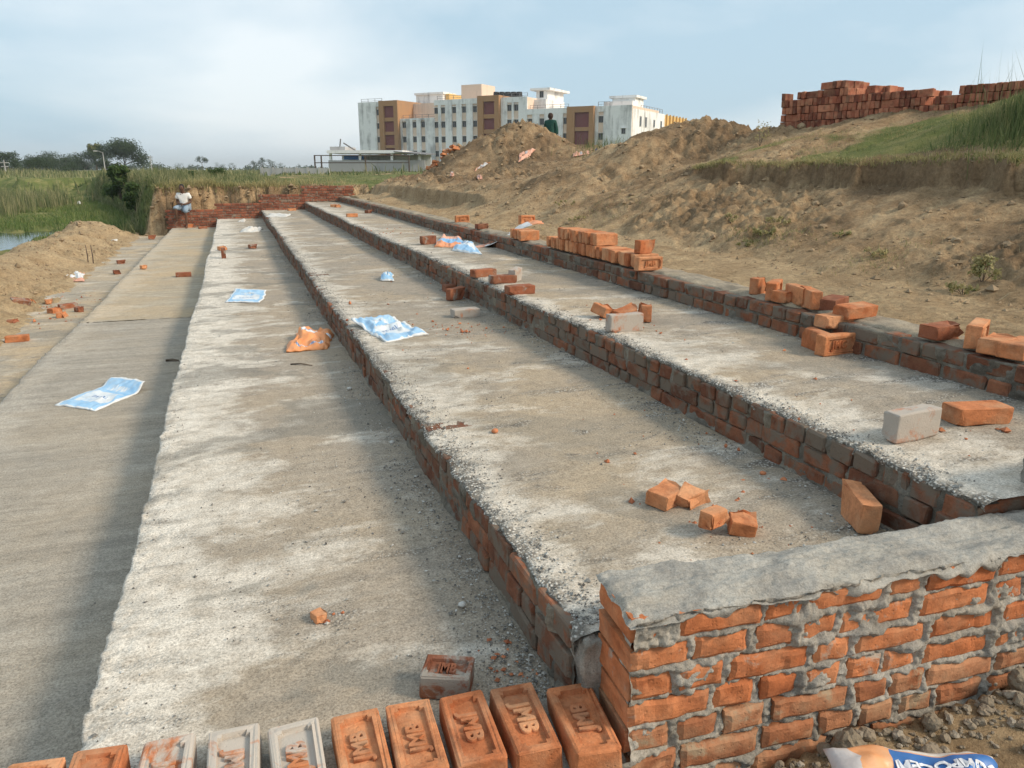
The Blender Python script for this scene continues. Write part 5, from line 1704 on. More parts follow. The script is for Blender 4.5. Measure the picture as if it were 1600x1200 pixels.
def sack(corners, m, label, puff=0.03, wr=0.02, seed=0, lift=None, nx=44, ny=30, ground=None, group='empty cement sacks', thick=0.006):
    """corners: p00 (u0v0), p10, p11, p01 lying on their level"""
    c = [np.array(q[:]) for q in corners]
    U, V_ = np.meshgrid(np.linspace(0, 1, nx), np.linspace(0, 1, ny))
    U1, V1 = U[..., None], V_[..., None]
    P = c[0] * (1 - U1) * (1 - V1) + c[1] * U1 * (1 - V1) + c[2] * U1 * V1 + c[3] * (1 - U1) * V1
    ctr = (c[0] + c[1] + c[2] + c[3]) / 4
    e = np.minimum(np.minimum(U, 1 - U), np.minimum(V_, 1 - V_))
    fold = (1 - np.abs(fbm(U * 3 + seed, V_ * 2.5 + seed * 2, 3, seed)))
    up = puff * np.sqrt(np.clip(e * 4, 0, 1)) * (0.6 + 0.5 * fbm(U * 2, V_ * 2 + seed, 2, seed + 1)) + wr * (fold - 0.55) * (0.35 + ss(0, 0.2, e)) + 0.25 * wr * fbm(U * 12, V_ * 12 + seed, 2, seed + 2)
    wob = 0.02 * np.stack([fbm(U * 3 + 5, V_ * 3 + seed, 2, seed + 3), fbm(U * 3, V_ * 3 + 7 + seed, 2, seed + 4), 0 * U], -1)
    P = P + wob
    if ground is not None:
        P[..., 2] = terrain(P[..., 0], P[..., 1])[0] + 0.02
    extra = lift(U, V_) if lift is not None else 0
    top = P.copy()
    top[..., 2] += np.maximum(up, -0.0) + thick + extra
    bot = P.copy()
    bot[..., 2] += 0.002 + (extra if lift is not None else 0)
    top[..., 2] = np.maximum(top[..., 2], bot[..., 2] + 0.003)
    N = nx * ny
    V = np.concatenate([top.reshape(-1, 3), bot.reshape(-1, 3)]) - ctr
    F0 = gridF(nx, ny)
    ring = list(range(nx)) + [i * nx + nx - 1 for i in range(1, ny)] + [(ny - 1) * nx + j for j in range(nx - 2, -1, -1)] + [i * nx for i in range(ny - 2, 0, -1)]
    Fs = np.array([(ring[i], ring[(i + 1) % len(ring)], ring[(i + 1) % len(ring)] + N, ring[i] + N) for i in range(len(ring))])[:, ::-1]
    F = np.concatenate([F0, F0[:, ::-1] + N, Fs])
    me = mesh_np('cement_sack', V, F, True)
    uvl = me.uv_layers.new(name='UV')
    li = np.empty(len(me.loops), np.int32)
    me.loops.foreach_get('vertex_index', li)
    uvv = np.concatenate([np.stack([U, V_], -1).reshape(-1, 2)] * 2)
    uvl.data.foreach_set('uv', uvv[li].astype(np.float32).ravel())
    return obj('cement_sack', me, m, None, ctr, (0, 0, 0), label, 'sack', group)


A_ = lambda u, v, z: at(u, v, z)
sack([A_(86, 633, Z1), A_(178, 597, Z1), A_(231, 609, Z1), A_(150, 644, Z1)], SM['blue'], 'flattened blue and white cement sack on the smooth grey tread', 0.012, 0.02, 1, lambda U, V: 0.07 * ss(0.72, 1, U) * (0.6 + 0.4 * V))
sack([A_(352, 473, Z2), A_(366, 455, Z2), A_(417, 457, Z2), A_(408, 473, Z2)], SM['blue'], 'flat pale blue cement sack on the gravelly tread', 0.012, 0.02, 2, lambda U, V: 0.03 * ss(0.8, 1, U))
sack([A_(606, 535, Z3), A_(551, 510, Z3), A_(610, 497, Z3), A_(670, 523, Z3)], SM['blue'], 'rumpled blue cement sack at the edge of the middle tread', 0.02, 0.06, 3, lambda U, V: 0.05 * ss(0.6, 1, U) * (1 - V))
sack([A_(446, 551, Z2), A_(462, 520, Z2), A_(519, 524, Z2), A_(514, 546, Z2)], SM['orange'], 'crumpled orange cement sack lying on the pale tread', 0.13, 0.05, 4)
sack([A_(597, 439, Z3), A_(599, 430, Z3), A_(614, 431, Z3), A_(614, 439, Z3)], SM['blue'], 'small crumpled silver-blue packet on the middle tread', 0.05, 0.05, 5, nx=16, ny=12)
sack([A_(680, 386, Z4), A_(690, 371, Z4), A_(724, 372, Z4), A_(722, 388, Z4)], SM['mixed'], 'rumpled orange and blue sack on the topmost tread', 0.07, 0.045, 6)
sack([A_(706, 392, Z4), A_(716, 380, Z4), A_(738, 382, Z4), A_(751, 399, Z4)], SM['blue'], 'shiny light blue sack beside the orange and blue one', 0.06, 0.035, 7)
k0, k1 = A_(736, 387, Z4), A_(757, 387, Z4)
sack([Vector((k0.x, k0.y, Z4)), Vector((k0.x + 0.85, k0.y - 0.55, Z4)), Vector((k0.x + 1.02, k0.y + 0.15, Z4)), Vector((k0.x + 0.30, k0.y + 0.35, Z4))], SM['whiteo'], 'white and orange sack draped from the tread up over the kerb', 0.01, 0.03, 8, lambda U, V: 0.33 * ss(0.1, 0.95, U))
sack([A_(88, 440, Z0), A_(98, 428, Z0), A_(131, 426, Z0), A_(131, 440, Z0)], SM['whiteo'], 'white and pale orange sack at the sand ridge foot', 0.05, 0.05, 9)
sack([A_(374, 363.5, Z2), A_(386, 358, Z2), A_(412, 358, Z2), A_(404, 363, Z2)], SM['plain'], 'thin dirty sack lying far along the pale tread', 0.05, 0.09, 10, nx=24, ny=14)
sack([A_(416, 339, Z3), A_(424, 334, Z3), A_(456, 335, Z3), A_(448, 339, Z3)], SM['plain'], 'white sack spread flat near the far middle wall', 0.02, 0.05, 11, nx=24, ny=14)
sack([A_(372, 347, Z2), A_(376, 344, Z2), A_(384, 344, Z2), A_(382, 347, Z2)], SM['plain'], 'white scrap lying near the far wall on the pale tread', 0.03, 0.05, 12, nx=12, ny=8)
sack([A_(0, 498, Z0), A_(-12, 484, Z0), A_(3, 478, Z0), A_(14, 490, Z0)], SM['plain'], 'white scrap of sack at the ridge foot cut by the left edge', 0.03, 0.05, 13, nx=14, ny=10)
# sacks lying on the heaps
def on_bank(u, v):
    d = slope_d(u, v)
    p = at_d(u, v, d)
    return Vector((p.x, p.y, p.z))


for k, (pts, mm, lb) in enumerate([
    ([(806, 258), (830, 243), (839, 232), (812, 240)], 'pink', 'pinkish orange sack lying on the front of the tall earth heap'),
    ([(895, 245), (920, 241), (922, 237), (896, 240)], 'pink', 'orange sack end lying in the saddle between the heaps'),
    ([(922, 243), (942, 239), (940, 235), (924, 238)], 'blue', 'dark blue cloth lying beside the orange sack in the saddle'),
    ([(738, 286), (755, 281), (758, 272), (744, 277)], 'pink', 'orange scrap of sack low on the left of the tall heap'),
    ([(742, 268), (750, 260), (766, 254), (750, 264)], 'whiteo', 'torn scrap of sack above the low orange scrap'),
    ([(697, 279), (712, 277), (716, 271), (700, 273)], 'pink', 'small pinkish scrap at the left foot of the tall heap')]):
    q = [on_bank(*p) for p in pts]
    mid = sum(q, Vector()) / 4
    q = [mid + (p - mid) * min(1.0, 0.55 / max((p - mid).length, 1e-3)) for p in q]
    if lb.startswith('dark blue'):
        mm_ = plain('dark_blue_cloth', (0.045, 0.07, 0.14), 0.85, 0.3, 20)
    else:
        mm_ = SM[mm]
    sack(q, mm_, lb, 0.06, 0.08, 20 + k, nx=20, ny=14, group='sacks lying on the earth heaps')
# printed sack at the bottom right
p0 = at_y(1290, 1178, 1.22)
gz_ = 0.02
cor = [at(1278, 1200, gz_), at(1292, 1180, gz_), at(1440, 1182, gz_), at(1520, 1215, gz_)]
q0 = at(1300, 1163, 0.05); q1 = at(1470, 1171, 0.05)
dx_ = (q1 - q0).normalized(); dn_ = Vector((dx_.y, -dx_.x, 0))
if dn_.y > 0: dn_ = -dn_
Ls, Ws = 0.42, 0.34
c00 = q0 - dx_ * 0.03
g = G('printed_sack')
uv = g.sep(g.tc.outputs['UV'])
band = g.math('MULTIPLY', g.math('GREATER_THAN', uv[0], 0.36), g.math('LESS_THAN', uv[1], 0.52))
cc = g.mix(g.ramp(g.noise(g.pos, 9, 4), [(0.35, 0), (0.7, 1)]), (0.70, 0.30, 0.12), (0.72, 0.42, 0.24))
cc = g.mix(g.math('LESS_THAN', g.math('ADD', uv[0], g.math('MULTIPLY', g.noise(g.pos, 12, 4), 0.12)), 0.19), cc, (0.55, 0.53, 0.52))
cc = g.mix(g.math('MULTIPLY', g.math('GREATER_THAN', uv[0], 0.36), g.math('LESS_THAN', uv[1], 0.05)), cc, (0.68, 0.64, 0.58))
blu = g.math('MULTIPLY', g.math('GREATER_THAN', uv[0], 0.38), g.math('MULTIPLY', g.math('GREATER_THAN', uv[1], 0.06), g.math('LESS_THAN', uv[1], 0.40)))
cc = g.mix(blu, cc, (0.045, 0.16, 0.42))
PS = g.done(cc, 0.45, g.bump(g.noise(g.pos, 30, 4), 0.3, 0.01), 0.4)
c_ = [c00, c00 + dx_ * Ls, c00 + dx_ * Ls + dn_ * Ws, c00 + dn_ * Ws]
c_ = [Vector((q.x, q.y, 0.025)) for q in c_]
psk = sack(c_, PS, 'orange, blue and white printed cement sack lying in the bottom right corner', 0.045, 0.012, 33, nx=50, ny=36)
tx = text_mesh('COMPOCEM', 0.046, 0.0008, 1.0)
tv = np.array([v.co[:] for v in tx.vertices])
ang = math.atan2(-dx_.y, -dx_.x)
ctr_t = c00 + dx_ * (Ls * 0.71) + dn_ * (Ws * 0.19)
ca, sa_ = math.cos(ang), math.sin(ang)
wx = ctr_t.x + tv[:, 0] * ca - tv[:, 1] * sa_
wy_ = ctr_t.y + tv[:, 0] * sa_ + tv[:, 1] * ca
sv = np.array([v.co[:] for v in psk.data.vertices])[:50 * 36] + np.array(psk.location)
idx = np.array([np.argmin((sv[:, 0] - a) ** 2 + (sv[:, 1] - b) ** 2) for a, b in zip(wx, wy_)])
for i, v in enumerate(tx.vertices):
    v.co = Vector((wx[i], wy_[i], sv[idx[i], 2] + 0.0035 + tv[i, 2])) - psk.location
obj('printed_letters', tx, plain('white_print', (0.75, 0.76, 0.78), 0.5, 0.05), psk)

# sticks
def stick(pts, r0, label, m='bark', cat='stick'):
    bm = bmesh.new()
    p0 = Vector(pts[0])
    tube_bm(bm, [Vector(p) - p0 for p in pts], [r0, r0 * 1.1, r0 * 0.6][:len(pts)], 6)
    obj('stick', bm_mesh('stick', bm, True), MAT[m], None, p0, (0, 0, 0), label, cat)


stick([at(454, 569, Z2 + .01), at(470, 568, Z2 + .014), at(488, 571, Z2 + .01)], 0.006, 'dark twig lying below the orange sack')
stick([at(259, 563, Z1 + .01), at(270, 562, Z1 + .012), at(279, 563, Z1 + .01)], 0.012, 'short dark stick in the shade of the pale tread edge')
for u, lb in ((138, 'left iron rod standing in the sand ridge foot'), (146, 'right iron rod standing in the sand ridge foot')):
    q = at(u, 414, Z0)
    stick([(q.x, q.y, Z0 - .05), (q.x + .01, q.y, Z0 + 0.2), (q.x, q.y, Z0 + 0.42)], 0.012, lb, 'iron', 'rod')
#MORE2
# ------------------------------------------------------------------ the white institute building behind the heaps
def wall_mat(name, col, grime=0.5, gcol=(0.16, 0.155, 0.15)):
    g = G(name)
    p = g.pos
    st = g.noise(g.map(p, (0.9, 0.9, 0.10)), 1.0, 6, 0.65)
    bl = g.noise(p, 0.22, 5, 0.6)
    k = g.ramp(g.math('ADD', g.math('MULTIPLY', st, 0.55), g.math('MULTIPLY', bl, 0.55)), [(0.54, 0), (0.68, 1)])
    f = g.noise(p, 3, 4)
    c = g.mix(g.math('MULTIPLY', k, grime), g.mix(f, tuple(x * .9 for x in col), tuple(min(1, x * 1.06) for x in col)), gcol)
    return g.done(c, 0.85, None, 0.2)


MW = wall_mat('stained_white_render', (0.84, 0.83, 0.81), 0.6)
MP = wall_mat('peach_render', (0.74, 0.58, 0.46), 0.25)
MT = wall_mat('ochre_render', (0.40, 0.225, 0.115), 0.2)
MR = wall_mat('maroon_panel', (0.20, 0.075, 0.075), 0.1)
MY = wall_mat('yellow_render', (0.72, 0.46, 0.17), 0.2)
MG = wall_mat('grey_render', (0.42, 0.41, 0.40), 0.6)
g = G('window_glass')
MGL = g.done((0.022, 0.026, 0.03), 0.12, None, 0.5)
MF = plain('window_frame', (0.20, 0.20, 0.20), 0.6)

fwd = Vector((_sy, _cy, 0)); rgt = Vector((_cy, -_sy, 0))
bl_ = rgt * -37.5 + fwd * 188.8
bc_ = rgt * 24.2 + fwd * 155.3
bdir = (bc_ - bl_).normalized()
bin_ = Vector((-bdir.y, bdir.x, 0))
if bin_.dot(fwd) < 0: bin_ = -bin_
BZ = 0.8


def fs(u, v=200, dep=0.0):
    s_, z_ = on_plane(u, v, bl_ + bin_ * dep, bdir)
    return s_, z_ - BZ


bld = obj('institute_building', None, loc=(bl_.x, bl_.y, BZ), rot=(0, 0, math.atan2(bdir.y, bdir.x)), label='long white multi-storey building with ochre bays behind the earth heaps', cat='building', kind='thing')


def bbox(name, s0, s1, d0, d1, z0, z1, m, parent=bld):
    return box(name, (s0, d0, z0), (s1, d1, z1), m, parent)


def su(u): return fs(u)[0]
def zv(u, v): return fs(u, v)[1]


def window(s, z, w_=0.95, h_=1.2, d=-0.02, parent=bld):
    t = 0.07
    bm = bmesh.new()
    for (a, b, c_, e_) in ((-w_ / 2, w_ / 2, h_ / 2 - t, h_ / 2), (-w_ / 2, w_ / 2, -h_ / 2, -h_ / 2 + t), (-w_ / 2, -w_ / 2 + t, -h_ / 2 + t, h_ / 2 - t), (w_ / 2 - t, w_ / 2, -h_ / 2 + t, h_ / 2 - t), (-t / 2, t / 2, -h_ / 2 + t, h_ / 2 - t)):
        box_bm(bm, ((a + b) / 2, 0, (c_ + e_) / 2), (b - a, 0.10, e_ - c_))
    o = obj('window', bm_mesh('window', bm), MF, parent, (s, d, z))
    bm = bmesh.new()
    box_bm(bm, (0, 0.01, 0), (w_ - 0.1, 0.04, h_ - 0.1))
    obj('pane', bm_mesh('pane', bm), MGL, o)
    bm = bmesh.new()
    box_bm(bm, (0, -0.12, h_ / 2 + 0.09), (w_ + 0.3, 0.34, 0.08))
    obj('sunshade', bm_mesh('sunshade', bm), MW, o)


rowsC = [(172, 0), (194.4, 1), (217.7, 2), (240, 3)]
blocks = [  # u0, u1, top v, columns of windows, window rows v (at reference u), name
    (562, 597.4, 160, [592.7], [175.7, 197, 218.4], 592.7),
    (626.5, 680, 185, [632.4, 648.4, 661.8], [195, 217.9, 240], 648.0),
    (680, 750, 155.5, [678.5 + 4, 693.4, 710.6, 725.9, 742.9], [172, 194.4, 217.7, 240], 710.0),
    (783.5, 824, 152, [796.5, 807], [168.5, 192, 216], 800.0),
    (824, 888.7, 170, [828.5, 847, 884], [189.5, 213.8], 866.0),
    (930, 987, 165.5, [939], [186.6, 213.4], 939.0)]
for (u0, u1, vt, cols, rows, ur) in blocks:
    s0, s1, zt = su(u0), su(u1), zv((u0 + u1) / 2, vt)
    bbox('wall', s0, s1, 0.0, 16.0, -1, zt - 0.05, MP)
    edges = [s0]
    for c in cols:
        sc = su(c)
        edges += [sc - 0.55, sc + 0.55]
    edges.append(s1)
    ztop_w = zv(ur, rows[0]) + 0.95
    for a, b in zip(edges[0::2], edges[1::2]):
        if b - a > 0.15:
            bbox('pier', a, b, -0.22, 0.004, -1, zt, MW)
    bbox('parapet', s0, s1, -0.25, 0.006, max(ztop_w, zt - 1.0), zt + 0.06, MW)
    for c in cols:
        for rv in rows:
            window(su(c), zv(ur, rv))
# ochre bays with maroon panels
for (u0, u1, vt, p0, p1, pans) in [(597.4, 626.5, 157.5, 604.8, 620.2, [(166, 184), (190, 206), (211, 227), (231.5, 247)]),
                                   (750, 783.5, 149.7, 759, 776.3, [(159, 179), (185.5, 202.5), (209, 226), (232, 248)]),
                                   (888.7, 930, 166.5, 900.5, 923, [(176, 199), (205, 226), (233, 250)])]:
    s0, s1 = su(u0), su(u1)
    um = (u0 + u1) / 2
    zt = zv(um, vt)
    bay = bbox('bay', s0, s1, -0.45, 15.0, -1, zt, MT)
    a, b = su(p0), su(p1)
    bbox('bay_jamb', s0, a, -1.1, -0.45, -1, zt, MT, bay)
    bbox('bay_jamb', b, s1, -1.1, -0.45, -1, zt, MT, bay)
    bbox('bay_lintel', a, b, -1.08, -0.45, zv(um, pans[0][0]), zt - 0.01, MT, bay)
    for i, (va, vb) in enumerate(pans):
        bbox('maroon_panel', a, b, -0.62, -0.452, zv(um, vb), zv(um, va), MR, bay)
        if i + 1 < len(pans):
            bbox('bay_spandrel', a, b, -0.95, -0.45, zv(um, pans[i + 1][0]), zv(um, vb), MT, bay)
# sunlit side wing, behind the corner
sc_ = su(987)
zc_ = zv(987, 165.5)
L1, L2 = 20.0, 37.0
bbox('side_wall', sc_ - 14, sc_ + 0.06, 0.3, L1, -1, zc_ - 0.4, MW)
bbox('yellow_wing', sc_ - 14, sc_ - 0.1, L1, L2, -1, zc_ - 0.5, MY)
for k in range(7):
    bbox('fin', sc_ - 0.1, sc_ + 0.25, L1 + 1.2 + k * 2.4, L1 + 1.5 + k * 2.4, -1, zc_ - 0.3, MY)
for k, y in enumerate((4.6, 7.8, 13.0, 17.6)):
    for zz in (zv(939, 186.6) - 0.3, zv(939, 213.4) - 0.3):
        bm = bmesh.new()
        box_bm(bm, (0, 0, 0), (0.12, 1.0, 2.0 if k < 2 else 1.5))
        w_o = obj('window', bm_mesh('window', bm), MG, bld, (sc_ + 0.08, y, zz))
        bm = bmesh.new()
        box_bm(bm, (0.03, 0, 0), (0.10, 0.8, 1.7 if k < 2 else 1.25))
        obj('pane', bm_mesh('pane', bm), MGL, w_o)
for k, y in enumerate((26, 31, 35)):
    bm = bmesh.new()
    box_bm(bm, (0, 0, 0), (0.1, 1.0, 1.2))
    obj('window', bm_mesh('window', bm), MGL, bld, (sc_ - 0.06, y, zv(939, 186.6) - 0.8))
# railings
def rail(s0, s1, d, z, side=False, h=1.0):
    bm = bmesh.new()
    n_ = max(2, int((s1 - s0) / 1.6))
    for i in range(n_ + 1):
        q = s0 + (s1 - s0) * i / n_
        c = (q, d, z + h / 2) if not side else (d, q, z + h / 2)
        box_bm(bm, c, (0.08, 0.08, h))
    for hh in (0.45, 0.95):
        c = ((s0 + s1) / 2, d, z + h * hh) if not side else (d, (s0 + s1) / 2, z + h * hh)
        box_bm(bm, c, (s1 - s0, 0.06, 0.06) if not side else (0.06, s1 - s0, 0.06))
    obj('railing', bm_mesh('railing', bm), MF, bld)


for u0, u1, vt in ((564, 596, 160), (628, 678, 185), (682, 720, 155.5), (785, 822, 152), (826, 886, 170), (932, 950, 165.5)):
    rail(su(u0), su(u1), 0.6, zv((u0 + u1) / 2, vt) - 0.05, h=0.9)
rail(6.0, 19.5, sc_ - 0.4, zc_ - 0.4, True)
# rooftop volumes
def roofbox(u0, u1, vt, vb, d0, dep, m, name='roof_block', slab_=None):
    s0, z1 = fs(u0, vt, d0)
    s1, z0 = fs(u1, vb, d0)
    o = bbox(name, s0, s1, d0, d0 + dep, z0 - 1.5, z1, m)
    if slab_:
        bbox('roof_slab', s0 - slab_, s1 + slab_, d0 - slab_, d0 + dep + slab_, z1, z1 + 0.45, MW, o)
    return o


roofbox(627, 682, 163, 186, 5.0, 9.0, MP, 'upper_storey')
roofbox(650, 692, 149, 160, 11.0, 5.0, MW, slab_=0.3)
roofbox(690, 702, 147, 158, 12.0, 6.0, MY)
roofbox(720.6, 752.5, 133, 152, 7.0, 6.0, MP, 'stair_tower')
tw = roofbox(838, 855, 142, 172, 6.0, 8.0, MW, 'water_tower', 1.0)
roofbox(824, 853, 156, 172, 3.0, 9.0, MW)
roofbox(944, 988, 159, 168, 4.0, 6.0, MW)
roofbox(957, 992, 154, 166, 6.0, 5.0, MW, slab_=0.5)
s_, z_ = fs(843, 150, 6.0)
window(s_ + 0.5, z_ + 0.3, 0.9, 1.3, 5.97)
window(fs(975, 200)[0], fs(975, 205)[1], 0.8, 1.0, -0.24)
for k in range(5):
    s_, z_ = fs(772 + 9 * k, 150, 5.0)
    bm = bmesh.new()
    bmesh.ops.create_cone(bm, cap_ends=True, segments=14, radius1=0.75, radius2=0.6, depth=1.4)
    obj('water_tank', bm_mesh('water_tank', bm), plain('black_plastic', (0.03, 0.03, 0.03), 0.5) if k == 0 else bpy.data.materials['black_plastic'], bld, (s_, 6.0, z_ + 0.2))

# ------------------------------------------------------------------ open shed in front of the building
DS = 100.0
sl, sr = at_d(513, 266, DS), at_d(665, 266, DS * 0.97)
sdir = Vector((sr.x - sl.x, sr.y - sl.y, 0)).normalized()
shed = obj('shed', None, loc=(sl.x, sl.y, 0.85), rot=(0, 0, math.atan2(sdir.y, sdir.x)), label='low open shed with weathered walls and dark openings', cat='shed', kind='thing')


def sh(u, v):
    s_, z_ = on_plane(u, v, sl, sdir)
    return s_, z_ - 0.85


def shbox(name, u0, v0, u1, v1, d0, d1, m):
    a, zt = sh(u0, v0)
    b, zb = sh(u1, v1)
    return box(name, (min(a, b), d0, min(zb, zt)), (max(a, b), d1, max(zb, zt)), m, shed)


shbox('wall', 513, 250.5, 664, 268, 0.0, 0.25, MG)
shbox('back_wall', 515, 241, 662, 268, 5.0, 5.2, MW)
shbox('roof', 512, 235, 630, 239.5, -0.4, 5.6, MW)
shbox('parapet', 514, 229, 538, 235, 0.3, 5.0, MG)
for u in (516, 562, 612, 655):
    shbox('column', u - 2, 239.5, u + 2, 250.5, 0.02, 0.35, MW)
a, za = sh(618, 237.5); b, zb = sh(668, 242.5)
me = mesh_np('roof_sheet', [(a, -1.0, za), (b, -1.0, zb), (b, 5.8, zb + .2), (a, 5.8, za + .2), (a, -1.0, za + .08), (b, -1.0, zb + .08), (b, 5.8, zb + .28), (a, 5.8, za + .28)], [(0, 3, 2, 1), (4, 5, 6, 7), (0, 1, 5, 4), (1, 2, 6, 5), (2, 3, 7, 6), (3, 0, 4, 7)])
obj('roof_sheet', me, MAT['metal'], shed)
shbox('blue_tarp', 529, 243, 560, 249, 2.2, 2.5, plain('blue_tarp', (0.10, 0.24, 0.55), 0.6))
for (u0, v0, u1, v1) in ((523, 233, 524.5, 216), (549, 235, 529, 222.5)):
    a, z0_ = sh(u0, v0); b, z1_ = sh(u1, v1)
    bm = bmesh.new()
    tube_bm(bm, [(a, 2, z0_), (b, 2, z1_)], [0.09, 0.09], 6)
    obj('pole', bm_mesh('pole', bm), MAT['metal'], shed)
# iron frame in front of the shed
fr = obj('iron_frame', None, loc=(sl.x, sl.y, 0.85), rot=(0, 0, math.atan2(sdir.y, sdir.x)), label='thin rusty iron frame standing before the shed', cat='frame', kind='thing')
a, zt_ = sh(504, 243); b, _ = sh(647, 246)
for u in (504, 514, 581, 647):
    q, zz = sh(u, 243)
    bm = bmesh.new(); box_bm(bm, (q, -3.0, zz / 2 - 0.3), (0.14, 0.14, zz + 0.6))
    obj('post', bm_mesh('post', bm), MAT['iron'], fr)
for zz in (zt_ - 0.05, zt_ * 0.62):
    bm = bmesh.new(); box_bm(bm, ((a + b) / 2, -3.0, zz), (b - a, 0.10, 0.10))
    obj('crossbar', bm_mesh('crossbar', bm), MAT['iron'], fr)
# boundary wall
wl, wr_ = at_d(408, 262, 92), at_d(516, 262, 90)
wd_ = Vector((wr_.x - wl.x, wr_.y - wl.y, 0))
bw = obj('boundary_wall', None, loc=(wl.x, wl.y, 0.5), rot=(0, 0, math.atan2(wd_.y, wd_.x)), label='long grey boundary wall left of the shed', cat='wall', kind='thing')
n_ = 6
for k in range(n_):
    box('wall_panel', (wd_.length / n_ * k + 0.12, 0, 0), (wd_.length / n_ * (k + 1) - 0.12, 0.15, 1.16), MG, bw)
    box('wall_post', (wd_.length / n_ * k - 0.11, -0.04, 0), (wd_.length / n_ * k + 0.11, 0.19, 1.24), MG, bw)
# heap of bricks beside the tall earth heap
for k in range(30):
    u = 668 + 46 * rng.random()
    v = 272 - (u - 664) * 0.40 + rng.uniform(-1, 8)
    p = at_d(u, min(v, 268), 27.5 + rng.uniform(-0.4, 0.4))
    gz_ = ground_z(p.x, p.y)
    o = obj('brick', BR[k % 12], None, None, (p.x, p.y, gz_ + 0.03 + 0.05 * (k % 2)), (rng.uniform(-.5, .5), rng.uniform(-.5, .5), rng.uniform(0, 3)), 'orange brick tumbled down the left foot of the tall earth heap', 'brick', 'bricks tumbled beside the tall earth heap')
    setmat(o, MAT['brick'])
# lamp posts far away
def lamp(u, vt, vb, dist, label, arm):
    p = at_d(u, vb, dist)
    h = at_d(u, vt, dist).z - 0.8
    root = obj('street_lamp' if arm else 'utility_pole', None, loc=(p.x, p.y, 0.8), label=label, cat='lamp post' if arm else 'pole', kind='thing')
    bm = bmesh.new()
    tube_bm(bm, [(0, 0, 0), (0, 0, h)], [0.13, 0.08], 8)
    obj('pole', bm_mesh('pole', bm), MG, root)
    bm = bmesh.new()
    if arm:
        tube_bm(bm, [(0, 0, h - 0.1), (-0.8, 0, h + 0.25), (-1.2, 0, h + 0.3)], [0.05, 0.05, 0.05], 6)
        obj('arm', bm_mesh('arm', bm), MG, root)
        bm = bmesh.new(); box_bm(bm, (-1.5, 0, h + 0.28), (0.7, 0.3, 0.14))
        obj('lamp_head', bm_mesh('lamp_head', bm), MW, root)
    else:
        box_bm(bm, (0, 0, h - 0.4), (1.4, 0.1, 0.12)); box_bm(bm, (0, 0, h - 1.0), (1.0, 0.1, 0.12))
        obj('crossarm', bm_mesh('crossarm', bm), MG, root)


lamp(164, 238, 264, 205, 'street lamp in front of the broad dark tree', True)
lamp(237, 243, 264, 230, 'slim pole with crossarms right of the broad tree', False)
lamp(9, 250, 270, 150, 'thin pole standing among the reeds at the far left', False)
q = at(122, 318, -0.75)
sack([at(119, 318.5, -0.72), at(121, 315.5, -0.72), at(126, 317, -0.72), at(126, 319.5, -0.72)], SM['plain'], 'small white scrap lying out on the green marsh', 0.12, 0.1, 51, nx=10, ny=8, group='litter on the marsh')

# ------------------------------------------------------------------ people
def skin_mesh(name, joints, edges, radii, root=0, sub=2):
    me = bpy.data.meshes.new(name)
    me.from_pydata([tuple(j) for j in joints], edges, [])
    o = bpy.data.objects.new(name + '_tmp', me)
    COL.objects.link(o)
    sk = o.modifiers.new('skin', 'SKIN')
    sk.use_smooth_shade = True
    for i, rr_ in enumerate(radii):
        d = me.skin_vertices[0].data[i]
        d.radius = (rr_, rr_) if not isinstance(rr_, tuple) else rr_
        d.use_root = (i == root)
    sb = o.modifiers.new('sub', 'SUBSURF')
    sb.levels = sb.render_levels = sub
    dg = bpy.context.evaluated_depsgraph_get()
    res = bpy.data.meshes.new_from_object(o.evaluated_get(dg))
    bpy.data.objects.remove(o)
    for p in res.polygons:
        p.use_smooth = True
    res.materials.clear()
    return res


def ball(name, c, r_, m, parent, sc=(1, 1, 1), noise=0.0, seg=16):
    bm = bmesh.new()
    bmesh.ops.create_uvsphere(bm, u_segments=seg, v_segments=seg // 2 + 2, radius=r_)
    for v in bm.verts:
        v.co = Vector((v.co.x * sc[0], v.co.y * sc[1], v.co.z * sc[2])) * (1 + rng.uniform(-noise, noise))
    return obj(name, bm_mesh(name, bm, True), m, parent, c)


SKIN = plain('dark_skin', (0.115, 0.060, 0.038), 0.55, 0.12, 14)
HAIR = plain('black_hair', (0.012, 0.010, 0.010), 0.6, 0.2, 30)
SHIRT = plain('white_cotton', (0.72, 0.71, 0.68), 0.9, 0.06, 12)
SHORTS = plain('faded_blue_check', (0.24, 0.31, 0.38), 0.9, 0.35, 16)
# seated person: faces the camera (-Y), a little to his right; seat at z=0 of the root
sp = at_y(289, 327, YF)
person = obj('person', None, loc=(sp.x, YF + 0.03, SEAT_Z), rot=(0, 0, R(-14)), label='person in white shirt and faded blue shorts sitting on the far low wall', cat='person', kind='thing')
PS_ = 0.9
person.scale = (PS_, PS_, PS_)
J = [(0, 0.02, 0.10), (0, 0.0, 0.28), (0, -0.03, 0.46), (0, -0.06, 0.575), (0, -0.085, 0.64), (0, -0.11, 0.71),       # 0-5 pelvis..head
     (0.17, -0.04, 0.52), (0.235, -0.02, 0.27), (0.09, -0.22, 0.20), (0.03, -0.26, 0.20),                              # 6-9 right arm in lap
     (-0.17, -0.04, 0.52), (-0.235, -0.03, 0.27), (-0.08, -0.22, 0.21), (-0.02, -0.26, 0.22),                          # 10-13
     (0.10, -0.02, 0.085), (0.13, -0.40, 0.07), (0.12, -0.37, -0.27), (0.12, -0.44, -0.30),                             # 14-17
     (-0.10, -0.02, 0.085), (-0.20, -0.38, 0.09), (-0.20, -0.30, -0.20), (-0.22, -0.40, -0.225),                        # 18-21
     (0.12, -0.50, -0.305), (-0.24, -0.47, -0.235)]
